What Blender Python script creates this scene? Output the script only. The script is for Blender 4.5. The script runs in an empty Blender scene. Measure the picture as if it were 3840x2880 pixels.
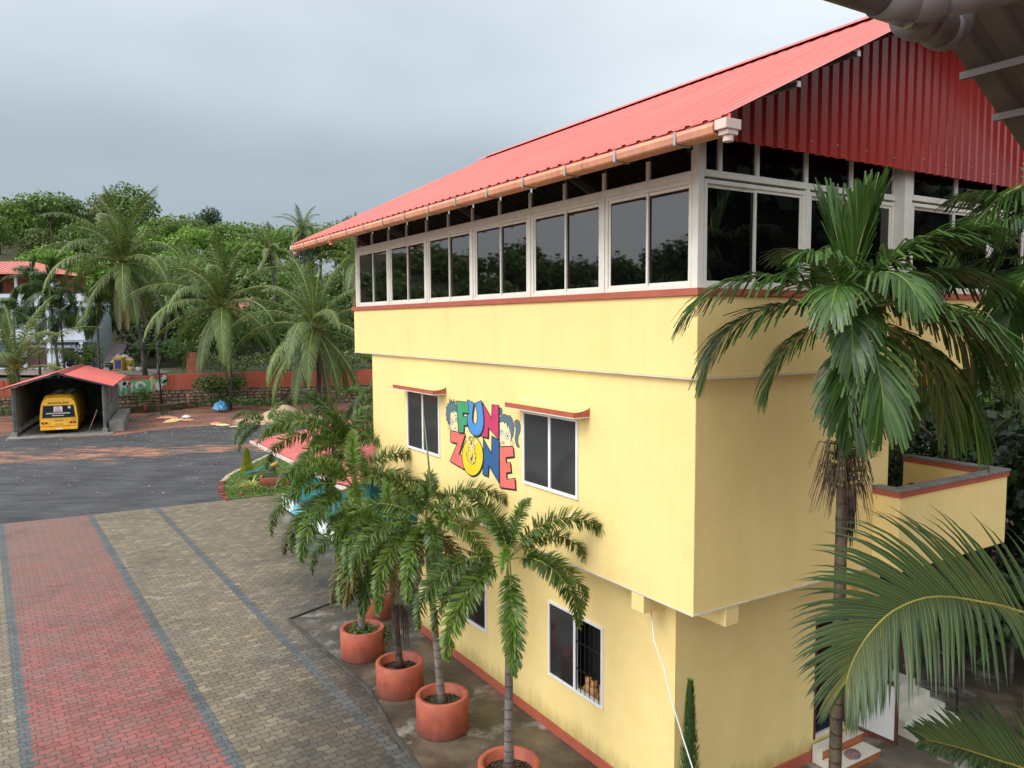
import bpy, bmesh, math, random
from mathutils import Vector, Matrix
R = math.radians
random.seed(7)
S = bpy.context.scene
COL = S.collection
# ---------------------------------------------------------------- camera
F, CX, CY, EYE = 2940.0, 1920.0, 1440.0, 6.95
_dn = Vector((.0055, 1, .0779)).normalized()
_fw = (Vector((0, 0, 1)) - _dn.z * _dn).normalized()
_rt = _dn.cross(_fw)
RM = Matrix((_rt, _fw, -_dn))
cam = bpy.data.objects.new('camera', bpy.data.cameras.new('camera'))
COL.objects.link(cam)
S.camera = cam
cam.data.sensor_width = 36
cam.data.lens = F / 3840 * 36
cam.data.clip_start = .05
cam.data.clip_end = 3000
_m = Matrix((RM @ Vector((1, 0, 0)), RM @ Vector((0, -1, 0)), RM @ Vector((0, 0, -1)))).transposed().to_4x4()
_m.translation = (0, 0, EYE)
cam.matrix_world = _m

def ray(x, y): return RM @ Vector(((x - CX) / F, (y - CY) / F, 1))
def at(x, y, Y):                      # the point at forward distance Y seen in that direction
    r = ray(x, y); return Vector((0, 0, EYE)) + r * (Y / r.y)
def on(x, y, z=0.0):                  # the point of the level z seen in that direction
    r = ray(x, y); return Vector((0, 0, EYE)) + r * ((z - EYE) / r.z)
# ---------------------------------------------------------------- sky, sun, exposure
W = bpy.data.worlds.new('World'); S.world = W; W.use_nodes = True
nt = W.node_tree; N = nt.nodes; N.clear()
def wn(t, **k):
    n = N.new(t)
    for a, b in k.items(): setattr(n, a, b)
    return n
SUN_EL, SUN_AZ = 44.0, 233.0     # azimuth clockwise from +Y
out = wn('ShaderNodeOutputWorld')
sky = wn('ShaderNodeTexSky', sky_type='NISHITA', sun_disc=False)
sky.sun_elevation = R(SUN_EL); sky.sun_rotation = R(SUN_AZ)
bg1 = wn('ShaderNodeBackground'); bg1.inputs[1].default_value = .03
nt.links.new(sky.outputs[0], bg1.inputs[0])
tc = wn('ShaderNodeTexCoord')
sep = wn('ShaderNodeSeparateXYZ'); nt.links.new(tc.outputs['Generated'], sep.inputs[0])
def dotdir(v):
    n = wn('ShaderNodeVectorMath', operation='DOT_PRODUCT'); nt.links.new(tc.outputs['Generated'], n.inputs[0])
    n.inputs[1].default_value = Vector(v).normalized(); return n.outputs['Value']
def ramp(src, pts, interp='EASE'):
    n = wn('ShaderNodeValToRGB'); n.color_ramp.interpolation = interp
    e = n.color_ramp.elements
    while len(e) > 2: e.remove(e[-1])
    for i, (p, c) in enumerate(pts):
        el = e[i] if i < 2 else e.new(p)
        el.position = p; el.color = (*c, 1) if len(c) == 3 else c
    nt.links.new(src, n.inputs[0]); return n.outputs[0]
def mixc(f, a, b, bt='MIX'):
    n = wn('ShaderNodeMix', data_type='RGBA', blend_type=bt)
    if isinstance(f, (int, float)): n.inputs[0].default_value = f
    else: nt.links.new(f, n.inputs[0])
    for i, s in ((6, a), (7, b)):
        if isinstance(s, tuple): n.inputs[i].default_value = (*s, 1)
        else: nt.links.new(s, n.inputs[i])
    return n.outputs[2]
# storm cloud low in front, brighter overhead, brightest behind the viewer
el = ramp(sep.outputs['Z'], [(0.0, (.28, .325, .35)), (.09, (.265, .315, .345)), (.18, (.36, .415, .445)), (.29, (.56, .62, .66)), (.5, (.80, .86, .90))])
side = ramp(dotdir((.55, .80, .30)), [(.80, (0, 0, 0)), (1.0, (1, 1, 1))])
c1 = mixc(side, el, mixc(.55, el, (.95, 1.0, 1.02)))
lft = ramp(dotdir((-.62, .78, .05)), [(.93, (0, 0, 0)), (1.0, (.45, .45, .45))])
c1 = mixc(lft, c1, (.42, .48, .52))
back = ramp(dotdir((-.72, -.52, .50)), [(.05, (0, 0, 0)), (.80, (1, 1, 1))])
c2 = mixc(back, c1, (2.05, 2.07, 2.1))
noise = wn('ShaderNodeTexNoise'); noise.inputs['Scale'].default_value = 2.6
noise.inputs['Detail'].default_value = 6; noise.inputs['Roughness'].default_value = .48
mp = wn('ShaderNodeMapping'); mp.inputs['Scale'].default_value = (1, 1, 2.6)
nt.links.new(tc.outputs['Generated'], mp.inputs[0]); nt.links.new(mp.outputs[0], noise.inputs['Vector'])
nz = ramp(noise.outputs[0], [(.3, (.92, .925, .93)), (.7, (1.07, 1.065, 1.06))])
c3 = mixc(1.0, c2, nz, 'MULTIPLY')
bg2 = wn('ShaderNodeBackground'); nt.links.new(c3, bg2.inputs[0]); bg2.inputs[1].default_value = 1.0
add = wn('ShaderNodeAddShader')
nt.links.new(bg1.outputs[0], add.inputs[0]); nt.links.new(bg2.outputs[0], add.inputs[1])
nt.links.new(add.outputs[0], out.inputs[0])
sun = bpy.data.objects.new('sun', bpy.data.lights.new('sun', 'SUN'))
COL.objects.link(sun)
sun.data.energy = 1.7; sun.data.angle = R(28); sun.data.color = (1.0, .96, .90)
_d = Vector((math.sin(R(SUN_AZ)) * math.cos(R(SUN_EL)), math.cos(R(SUN_AZ)) * math.cos(R(SUN_EL)), math.sin(R(SUN_EL))))
sun.rotation_euler = _d.to_track_quat('Z', 'Y').to_euler()
sun.location = (-20, -20, 40)
S.view_settings.view_transform = 'Standard'; S.view_settings.look = 'None'
S.view_settings.gamma = 1; S.view_settings.exposure = 0.0
S.view_settings.use_curve_mapping = False
S.render.engine = 'CYCLES'
S.cycles.use_denoising = True
S.cycles.max_bounces = 6; S.cycles.diffuse_bounces = 3; S.cycles.glossy_bounces = 3
S.cycles.transparent_max_bounces = 4; S.cycles.transmission_bounces = 3

# ---------------------------------------------------------------- materials
def lin(c):
    return tuple((x / 12.92 if x <= .04045 else ((x + .055) / 1.055) ** 2.4) for x in c)
MATS = {}
def nodes(name):
    m = bpy.data.materials.new(name); m.use_nodes = True
    t = m.node_tree; b = t.nodes['Principled BSDF']; return m, t, b
def nn(t, typ, **k):
    n = t.nodes.new(typ)
    for a, b in k.items(): setattr(n, a, b)
    return n
def tramp(t, src, pts, interp='LINEAR'):
    n = nn(t, 'ShaderNodeValToRGB'); n.color_ramp.interpolation = interp
    e = n.color_ramp.elements
    for i, (p, c) in enumerate(pts):
        el = e[i] if i < 2 else e.new(p)
        el.position = p; el.color = (*c, 1)
    t.links.new(src, n.inputs[0]); return n.outputs[0]
def tmix(t, f, a, b, bt='MIX'):
    n = nn(t, 'ShaderNodeMix', data_type='RGBA', blend_type=bt)
    if isinstance(f, (int, float)): n.inputs[0].default_value = f
    else: t.links.new(f, n.inputs[0])
    for i, s in ((6, a), (7, b)):
        if isinstance(s, tuple): n.inputs[i].default_value = (*s, 1)
        else: t.links.new(s, n.inputs[i])
    return n.outputs[2]
def tmath(t, op, a, b=None, c=None):
    n = nn(t, 'ShaderNodeMath', operation=op)
    for i, s in enumerate((a, b, c)):
        if s is None: continue
        if isinstance(s, (int, float)): n.inputs[i].default_value = s
        else: t.links.new(s, n.inputs[i])
    return n.outputs[0]
def tnoise(t, scale, detail=4, rough=.55, stretch=None, coord='Object', rot=None, off=None):
    c = nn(t, 'ShaderNodeTexCoord'); n = nn(t, 'ShaderNodeTexNoise')
    n.inputs['Scale'].default_value = scale; n.inputs['Detail'].default_value = detail
    n.inputs['Roughness'].default_value = rough
    if stretch or rot or off:
        mpg = nn(t, 'ShaderNodeMapping')
        if stretch: mpg.inputs['Scale'].default_value = stretch
        if rot: mpg.inputs['Rotation'].default_value = rot
        if off: mpg.inputs['Location'].default_value = off
        t.links.new(c.outputs[coord], mpg.inputs[0]); t.links.new(mpg.outputs[0], n.inputs['Vector'])
    else: t.links.new(c.outputs[coord], n.inputs['Vector'])
    return n.outputs[0]
def tbump(t, b, h, strength=.3, dist=.01):
    n = nn(t, 'ShaderNodeBump'); n.inputs['Strength'].default_value = strength; n.inputs['Distance'].default_value = dist
    t.links.new(h, n.inputs['Height']); t.links.new(n.outputs[0], b.inputs['Normal'])
def pm(name, c1, c2=None, scale=3.0, rough=.6, bump=0.0, bscale=None, lo=.35, hi=.65, stretch=None, spec=.5, metal=0, detail=5, rvar=0):
    """two-tone procedural paint / stone / soil"""
    m, t, b = nodes(name)
    c2 = c2 or tuple(x * .82 for x in c1)
    n = tnoise(t, scale, detail, .6, stretch)
    t.links.new(tramp(t, n, [(lo, c2), (hi, c1)]), b.inputs['Base Color'])
    b.inputs['Roughness'].default_value = rough
    b.inputs['Specular IOR Level'].default_value = spec
    b.inputs['Metallic'].default_value = metal
    if rvar:
        t.links.new(tramp(t, tnoise(t, scale * 1.7, 4), [(.3, (rough - rvar,) * 3), (.7, (rough + rvar,) * 3)]), b.inputs['Roughness'])
    if bump: tbump(t, b, tnoise(t, bscale or scale * 8, 6, .65), bump)
    MATS[name] = m; return m
def leafm(name, dark, light, rough=.45, trans=.3, hue_noise=.35):
    m, t, b = nodes(name)
    g = nn(t, 'ShaderNodeNewGeometry'); oi = nn(t, 'ShaderNodeObjectInfo')
    n = tnoise(t, hue_noise, 3)
    s = tmath(t, 'ADD', tmath(t, 'MULTIPLY', g.outputs['Random Per Island'], .5), tmath(t, 'MULTIPLY', n, .5))
    s = tmath(t, 'ADD', s, tmath(t, 'MULTIPLY', tmath(t, 'SUBTRACT', oi.outputs['Random'], .5), .3))
    col = tramp(t, s, [(.15, dark), (.85, light)])
    t.links.new(col, b.inputs['Base Color']); b.inputs['Roughness'].default_value = rough
    b.inputs['Specular IOR Level'].default_value = .5
    tr = nn(t, 'ShaderNodeBsdfTranslucent'); t.links.new(tmix(t, .5, col, tuple(x * 1.2 for x in light)), tr.inputs[0])
    mx = nn(t, 'ShaderNodeMixShader'); mx.inputs[0].default_value = trans
    t.links.new(b.outputs[0], mx.inputs[1]); t.links.new(tr.outputs[0], mx.inputs[2])
    t.links.new(mx.outputs[0], t.nodes['Material Output'].inputs[0])
    MATS[name] = m; return m

# ---------------------------------------------------------------- mesh helpers
def tag(o, label=None, cat=None, group=None, kind=None):
    if label: o['label'] = label
    if cat: o['category'] = cat
    if group: o['group'] = group
    if kind: o['kind'] = kind
    return o
def empty(name, loc=(0, 0, 0), rz=0, label=None, cat=None, group=None, parent=None):
    o = bpy.data.objects.new(name, None); COL.objects.link(o); o.location = loc; o.rotation_euler = (0, 0, rz)
    o.empty_display_size = .2
    if parent: o.parent = parent
    return tag(o, label, cat, group)
class MB:
    def __init__(s): s.v = []; s.f = []; s.sm = []
    def add(s, vs, fs, smooth=False):
        k = len(s.v); s.v += [tuple(p) for p in vs]
        for f in fs: s.f.append(tuple(i + k for i in f)); s.sm.append(smooth)
        return s
    def poly(s, pts): return s.add(pts, [tuple(range(len(pts)))])
    def box(s, x0, x1, y0, y1, z0, z1):
        return s.add([(x0, y0, z0), (x1, y0, z0), (x1, y1, z0), (x0, y1, z0), (x0, y0, z1), (x1, y0, z1), (x1, y1, z1), (x0, y1, z1)],
                     [(0, 3, 2, 1), (4, 5, 6, 7), (0, 1, 5, 4), (1, 2, 6, 5), (2, 3, 7, 6), (3, 0, 4, 7)])
    def prism(s, pts, d):               # polygon pts swept by the vector d
        n = len(pts); d = Vector(d)
        a = [Vector(p) for p in pts]
        return s.add(a + [p + d for p in a], [tuple(range(n))[::-1], tuple(range(n, 2 * n))] + [(i, (i + 1) % n, (i + 1) % n + n, i + n) for i in range(n)])
    def tube(s, pts, r, n=8, cap=True):
        pts = [Vector(p) for p in pts]
        if isinstance(r, (int, float)): r = [r] * len(pts)
        vs = []; fs = []; up = None
        for i, p in enumerate(pts):
            t = (pts[min(i + 1, len(pts) - 1)] - pts[max(i - 1, 0)]).normalized()
            if up is None: up = t.orthogonal().normalized()
            up = (up - t * up.dot(t)).normalized(); sd = t.cross(up)
            for j in range(n):
                a = 2 * math.pi * j / n
                vs.append(p + (up * math.cos(a) + sd * math.sin(a)) * r[i])
            if i:
                for j in range(n):
                    a = (i - 1) * n; b = i * n; fs.append((a + j, a + (j + 1) % n, b + (j + 1) % n, b + j))
        if cap: fs += [tuple(range(n))[::-1], tuple(range(len(vs) - n, len(vs)))]
        return s.add(vs, fs, True)
    def bar(s, p, q, w, h=None):        # rectangular bar p -> q
        p = Vector(p); q = Vector(q); h = h or w; t = (q - p).normalized()
        sd = t.cross(Vector((0, 0, 1)))
        if sd.length < .01: sd = Vector((1, 0, 0))
        sd.normalize(); u = sd.cross(t).normalized()
        c = [sd * (a * w / 2) + u * (b * h / 2) for a, b in ((-1, -1), (1, -1), (1, 1), (-1, 1))]
        return s.prism([p + x for x in c], q - p)
    def lathe(s, prof, n=24, cx=0, cy=0, smooth=True):
        vs = []; fs = []
        for i, (r, z) in enumerate(prof):
            for j in range(n):
                a = 2 * math.pi * j / n; vs.append((cx + r * math.cos(a), cy + r * math.sin(a), z))
            if i:
                for j in range(n):
                    a = (i - 1) * n; b = i * n; fs.append((a + j, a + (j + 1) % n, b + (j + 1) % n, b + j))
        return s.add(vs, fs, smooth)
    def ball(s, c, r, n=8, sq=(1, 1, 1)):
        vs = []; fs = []
        for i in range(1, n):
            th = math.pi * i / n
            for j in range(n):
                a = 2 * math.pi * j / n
                vs.append((c[0] + r * sq[0] * math.sin(th) * math.cos(a), c[1] + r * sq[1] * math.sin(th) * math.sin(a), c[2] + r * sq[2] * math.cos(th)))
        vs += [(c[0], c[1], c[2] + r * sq[2]), (c[0], c[1], c[2] - r * sq[2])]
        T = len(vs) - 2
        for i in range(n - 2):
            for j in range(n): a = i * n; fs.append((a + j, a + n + j, a + n + (j + 1) % n, a + (j + 1) % n))
        for j in range(n): fs.append((T, j, (j + 1) % n)); fs.append((T + 1, (n - 2) * n + (j + 1) % n, (n - 2) * n + j))
        return s.add(vs, fs, True)
    def mesh(s, name, mat):
        me = bpy.data.meshes.new(name); me.from_pydata(s.v, [], s.f)
        me.polygons.foreach_set('use_smooth', s.sm)
        for m in (mat if isinstance(mat, (list, tuple)) else [mat]):
            me.materials.append(MATS[m] if isinstance(m, str) else m)
        me.update(); return me
    def build(s, name, mat, parent=None, loc=None, rz=0, bevel=0):
        o = bpy.data.objects.new(name, s.mesh(name, mat)); COL.objects.link(o)
        if parent: o.parent = parent
        if loc is not None: o.location = loc
        if rz: o.rotation_euler = (0, 0, rz)
        if bevel:
            b = o.modifiers.new('bevel', 'BEVEL'); b.width = bevel; b.segments = 2; b.limit_method = 'ANGLE'
        return o
def fix_normals(o):
    bm = bmesh.new(); bm.from_mesh(o.data); bmesh.ops.recalc_face_normals(bm, faces=bm.faces); bm.to_mesh(o.data); bm.free(); return o
def inst(name, me, parent=None, loc=(0, 0, 0), rot=(0, 0, 0), sc=1.0):
    o = bpy.data.objects.new(name, me); COL.objects.link(o)
    if parent: o.parent = parent
    o.location = loc; o.rotation_euler = rot; o.scale = (sc, sc, sc) if isinstance(sc, (int, float)) else sc
    return o
def copy_tree(o, parent=None):
    c = o.copy(); COL.objects.link(c); c.parent = parent
    for ch in list(o.children): copy_tree(ch, c)
    return c
def text(s, size, mat, parent, loc, rot, name='lettering', ext=.002, bold=0, xs=1.0):
    cu = bpy.data.curves.new('t', 'FONT'); cu.body = s; cu.size = size; cu.align_x = 'CENTER'; cu.align_y = 'CENTER'
    cu.extrude = ext; cu.offset = bold
    o = bpy.data.objects.new('t', cu); COL.objects.link(o)
    bpy.context.view_layer.update()
    me = bpy.data.meshes.new_from_object(o.evaluated_get(bpy.context.evaluated_depsgraph_get()))
    bpy.data.objects.remove(o); me.name = name; me.materials.clear(); me.materials.append(MATS[mat])
    return inst(name, me, parent, loc, rot, (xs, 1, 1))
# ---------------------------------------------------------------- the materials of the place
def wallm(name, c1, c2, streak=.88):
    m, t, b = nodes(name)
    col = tramp(t, tnoise(t, .9, 8, .6), [(.35, c2), (.65, c1)])
    s = tramp(t, tnoise(t, 3.2, 6, .62, (1, 1, .10)), [(.30, (streak, streak, streak * .97)), (.55, (1, 1, 1))])
    col = tmix(t, 1.0, col, s, 'MULTIPLY')
    s2 = tramp(t, tnoise(t, 1.4, 7, .72, off=(7, 3, 2)), [(.58, (1, 1, 1)), (.80, (.91, .90, .87))])
    t.links.new(tmix(t, 1.0, col, s2, 'MULTIPLY'), b.inputs['Base Color']); b.inputs['Roughness'].default_value = .75
    h = tmath(t, 'ADD', tnoise(t, 16, 8, .65), tmath(t, 'MULTIPLY', tnoise(t, 3, 5, .6), 1.5)); tbump(t, b, h, .4, .012); MATS[name] = m
wallm('yellow', (.85, .667, .285), (.82, .632, .255), .955)
pm('yellow_deep', (.72, .49, .12), (.66, .44, .10), 1.2, .72, .3, 16)
pm('trim_red', (.42, .105, .06), (.36, .085, .05), 2.5, .6, .12, 20)
pm('trim_white', (.70, .66, .56), None, 3, .5)
pm('alu', (.78, .76, .68), (.70, .68, .60), 4, .42)
pm('alu_white', (.80, .80, .78), (.72, .72, .70), 4, .42)
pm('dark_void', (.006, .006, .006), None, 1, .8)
pm('brown_door', (.09, .025, .016), (.05, .014, .010), 1.5, .45, stretch=(1, 1, .2))
pm('tile_white', (.62, .60, .52), (.52, .50, .43), 3, .3)
pm('tile_orange', (.42, .14, .04), (.34, .10, .03), 3, .35)
pm('steel', (.13, .15, .18), (.09, .10, .12), 5, .45, metal=.3)
pm('galv', (.42, .42, .42), (.30, .30, .30), 6, .4, metal=.6)
pm('black', (.012, .012, .013), None, 5, .5)
pm('rubber', (.016, .016, .016), (.03, .028, .025), 5, .8)
pm('navy', (.010, .016, .035), (.016, .022, .045), 8, .9)
pm('panel_white', (.50, .50, .52), (.44, .44, .46), 2, .25)
pm('soil', (.055, .035, .024), (.02, .014, .010), 14, .95, .6, 60)
pm('pebble', (.16, .11, .075), (.05, .035, .026), 9, .8)
pm('block', (.24, .235, .22), (.15, .145, .135), 1.8, .9, .5, 20)
pm('concrete', (.30, .285, .255), (.17, .16, .14), 1.3, .75, .4, 14, rvar=.2)
pm('bark', (.16, .13, .10), (.055, .045, .036), 3, .9, .6, 14, stretch=(1, 1, 2.5))
pm('bark_dark', (.055, .045, .036), (.016, .013, .011), 4, .85, .6, 14, stretch=(1, 1, 3))
pm('fibre', (.14, .095, .06), (.035, .024, .016), 8, .95, .5, 40)
pm('rachis', (.30, .30, .07), (.16, .20, .045), 3, .5)
pm('rachis_yellow', (.36, .29, .07), (.22, .21, .05), 2, .4)
pm('shaft', (.20, .26, .09), (.12, .17, .055), 3, .45)
pm('nut', (.30, .22, .03), (.10, .12, .025), 6, .4)
pm('coconut', (.20, .15, .05), (.10, .10, .03), 6, .5)
pm('house_white', (.60, .66, .74), (.50, .56, .64), .5, .7)
pm('brick_wall', (.30, .10, .045), (.17, .055, .03), 2.5, .9)
pm('cloth_pink', (.75, .35, .22), (.62, .18, .10), 6, .9)
pm('cloth_cream', (.78, .62, .30), (.66, .42, .20), 6, .9)
pm('cloth_white', (.78, .78, .76), (.6, .6, .6), 6, .9)
pm('tarp_blue', (.10, .36, .62), (.05, .22, .42), 4, .4)
pm('tarp_tan', (.34, .31, .24), (.22, .20, .15), 4, .8)
pm('cloth_mauve', (.26, .17, .17), (.12, .07, .07), 30, .95)
pm('hose_green', (.16, .24, .18), None, 3, .5)
pm('wood', (.30, .19, .11), (.18, .10, .06), 5, .8)
pm('wood_dark', (.05, .045, .04), (.02, .02, .02), 5, .8)
pm('bus_yellow', (.93, .50, .018), (.88, .45, .015), 2, .3)
pm('bus_roof', (.42, .25, .05), (.20, .14, .06), 1.5, .6)
pm('lamp_red', (.45, .015, .01), None, 5, .15)
pm('lamp_clear', (.55, .5, .45), None, 5, .15)
pm('sticker', (.85, .80, .78), None, 5, .4)
pm('maroon', (.26, .02, .04), None, 5, .4)
pm('stripe_red', (.55, .02, .015), None, 5, .4)
pm('teal', (.02, .26, .27), (.015, .19, .20), 2, .5)
pm('bin_yellow', (.50, .34, .04), (.36, .22, .03), 5, .6)
pm('label_blue', (.05, .04, .25), None, 5, .5)
pm('pipe', (.17, .16, .165), (.12, .112, .115), 6, .34)
pm('sheet_grey', (.085, .07, .058), (.06, .05, .042), 1.5, .5)
pm('brick_red', (.28, .085, .045), (.16, .05, .03), 9, .9, .4, 30)
pm('brick_pale', (.62, .55, .36), (.45, .38, .24), 9, .9, .4, 30)
pm('sand', (.50, .37, .24), (.42, .29, .18), 2, .95, .6, 20)
pm('rubble', (.42, .36, .30), (.12, .09, .07), 9, .95)
pm('peacock_blue', (.03, .16, .25), (.03, .22, .14), 6, .4)
pm('peacock_gold', (.45, .26, .03), None, 6, .4)
pm('toy_orange', (.60, .24, .05), (.45, .28, .14), 9, .8)
pm('cap_grey', (.22, .21, .20), (.14, .13, .12), 4, .8, .2)
leafm('lf_areca', (.014, .040, .010), (.085, .175, .030), .36, .25)
leafm('lf_foxtail', (.018, .050, .010), (.165, .27, .036), .38, .25)
leafm('lf_foxtail_lime', (.09, .20, .015), (.20, .36, .03), .45, .3)
leafm('lf_foxtail_rust', (.07, .065, .014), (.17, .13, .03), .5, .25)
leafm('lf_coconut', (.040, .080, .020), (.165, .235, .055), .42, .25)
leafm('lf_coco_near', (.014, .038, .013), (.045, .085, .026), .45, .15)
leafm('lf_coco_dry', (.10, .085, .04), (.22, .18, .08), .6, .2)
leafm('lf_spear', (.12, .26, .03), (.24, .38, .05), .45, .3)
leafm('lf_tree', (.038, .088, .016), (.175, .28, .040), .5, .25, .12)
leafm('lf_vine', (.055, .14, .016), (.21, .36, .040), .45, .3, .12)
leafm('lf_olive', (.060, .095, .022), (.20, .25, .055), .5, .25, .12)
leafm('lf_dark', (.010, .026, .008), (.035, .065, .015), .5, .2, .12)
leafm('lf_papaya', (.03, .10, .015), (.09, .22, .03), .45, .3)
leafm('lf_grass', (.045, .12, .012), (.13, .26, .03), .5, .3)
leafm('lf_gold', (.16, .20, .015), (.42, .42, .03), .5, .3)
leafm('lf_variegated', (.12, .22, .03), (.62, .62, .16), .45, .3)
leafm('lf_cypress', (.03, .08, .02), (.10, .20, .05), .5, .2)
leafm('lf_ivy', (.030, .080, .016), (.11, .21, .035), .4, .25)
leafm('lf_fibre', (.03, .022, .014), (.20, .15, .07), .8, .1)

def stained(name, base, base2, stain, zlo, zhi, rough=.6, scale=2.2):
    """painted concrete with damp growth low down, its own ragged shape"""
    m, t, b = nodes(name)
    c = nn(t, 'ShaderNodeTexCoord'); s = nn(t, 'ShaderNodeSeparateXYZ'); t.links.new(c.outputs['Object'], s.inputs[0])
    n1 = tnoise(t, scale, 6); n2 = tnoise(t, 5, 6, .65, (1, 1, .25))
    col = tramp(t, n1, [(.35, base2), (.65, base)])
    h = tmath(t, 'ADD', s.outputs[2], tmath(t, 'MULTIPLY', tmath(t, 'SUBTRACT', n2, .5), -1.3 * (zhi - zlo)))
    f = nn(t, 'ShaderNodeMapRange'); t.links.new(h, f.inputs[0])
    f.inputs[1].default_value = zlo; f.inputs[2].default_value = zhi; f.inputs[3].default_value = .8; f.inputs[4].default_value = 0
    t.links.new(tmix(t, f.outputs[0], col, stain), b.inputs['Base Color'])
    b.inputs['Roughness'].default_value = rough; tbump(t, b, tnoise(t, 22, 6, .65), .22)
    MATS[name] = m
stained('pot_red', (.46, .115, .065), (.32, .075, .045), (.10, .035, .024), .0, .34, scale=3.4)
stained('yellow_damp', (.85, .667, .285), (.81, .622, .25), (.24, .21, .05), .05, .5, .7)

def roofm(name, c1, c2, rough, dirt=None, dirt_w=.35):
    m, t, b = nodes(name)
    col = tramp(t, tnoise(t, .7, 5, .6), [(.35, c2), (.65, c1)])
    w_ = tramp(t, tnoise(t, 1.2, 5, .65, (.22, 2.6, .22)), [(.35, (.86, .86, .86)), (.6, (1.03, 1.03, 1.03))])
    col = tmix(t, 1.0, col, w_, 'MULTIPLY')
    if dirt:
        f = tramp(t, tnoise(t, 3.0, 6, .7, (1, 3.2, .35)), [(dirt_w, (0, 0, 0)), (dirt_w + .28, (1, 1, 1))])
        col = tmix(t, tmath(t, 'MULTIPLY', f, .75), col, dirt)
        f2 = tramp(t, tnoise(t, 5.0, 6, .7, (1, 2.6, .3), off=(3, 8, 1)), [(.56, (0, 0, 0)), (.72, (1, 1, 1))])
        col = tmix(t, tmath(t, 'MULTIPLY', f2, .7), col, (.22, .15, .02))
    g = nn(t, 'ShaderNodeNewGeometry')          # grey undersides of the sheets, with soffit shade darkened into the colour
    if name in ('roof_red', 'roof_pink'): col = tmix(t, g.outputs['Backfacing'], col, (.05, .045, .042))
    t.links.new(col, b.inputs['Base Color']); b.inputs['Roughness'].default_value = rough
    MATS[name] = m
roofm('roof_red', (.74, .165, .135), (.68, .14, .115), .40)
roofm('roof_red_dark', (.34, .05, .035), (.26, .04, .03), .4)
roofm('clad_red', (.42, .042, .033), (.35, .034, .027), .22)
roofm('roof_pink', (.72, .21, .19), (.60, .15, .14), .5)
roofm('gutter', (.62, .27, .20), (.56, .22, .16), .5, (.72, .36, .13), .40)
roofm('gutter_white', (.72, .58, .52), (.60, .46, .40), .5)

def glass(name, tint, ior=1.8, rough=.02, net=False):
    m, t, b = nodes(name)
    b.inputs['Base Color'].default_value = (*tint, 1); b.inputs['Roughness'].default_value = rough
    b.inputs['IOR'].default_value = ior
    if net:                                 # insect mesh: fine diagonal weave over the pane
        c = nn(t, 'ShaderNodeTexCoord'); w = nn(t, 'ShaderNodeTexWave'); w.wave_type = 'BANDS'; w.bands_direction = 'DIAGONAL'
        w.inputs['Scale'].default_value = 16; t.links.new(c.outputs['Object'], w.inputs[0])
        t.links.new(tramp(t, w.outputs[1], [(.3, tint), (.9, tuple(x * 1.5 + .006 for x in tint))]), b.inputs['Base Color'])
    MATS[name] = m
glass('glass_dark', (.002, .002, .0025), 1.62)
glass('glass_net', (.030, .032, .034), 1.55, .12, True)
glass('glass_bus', (.008, .010, .013), 1.28, .05)
glass('glass_plain', (.02, .022, .025), 1.6, .08)

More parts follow.
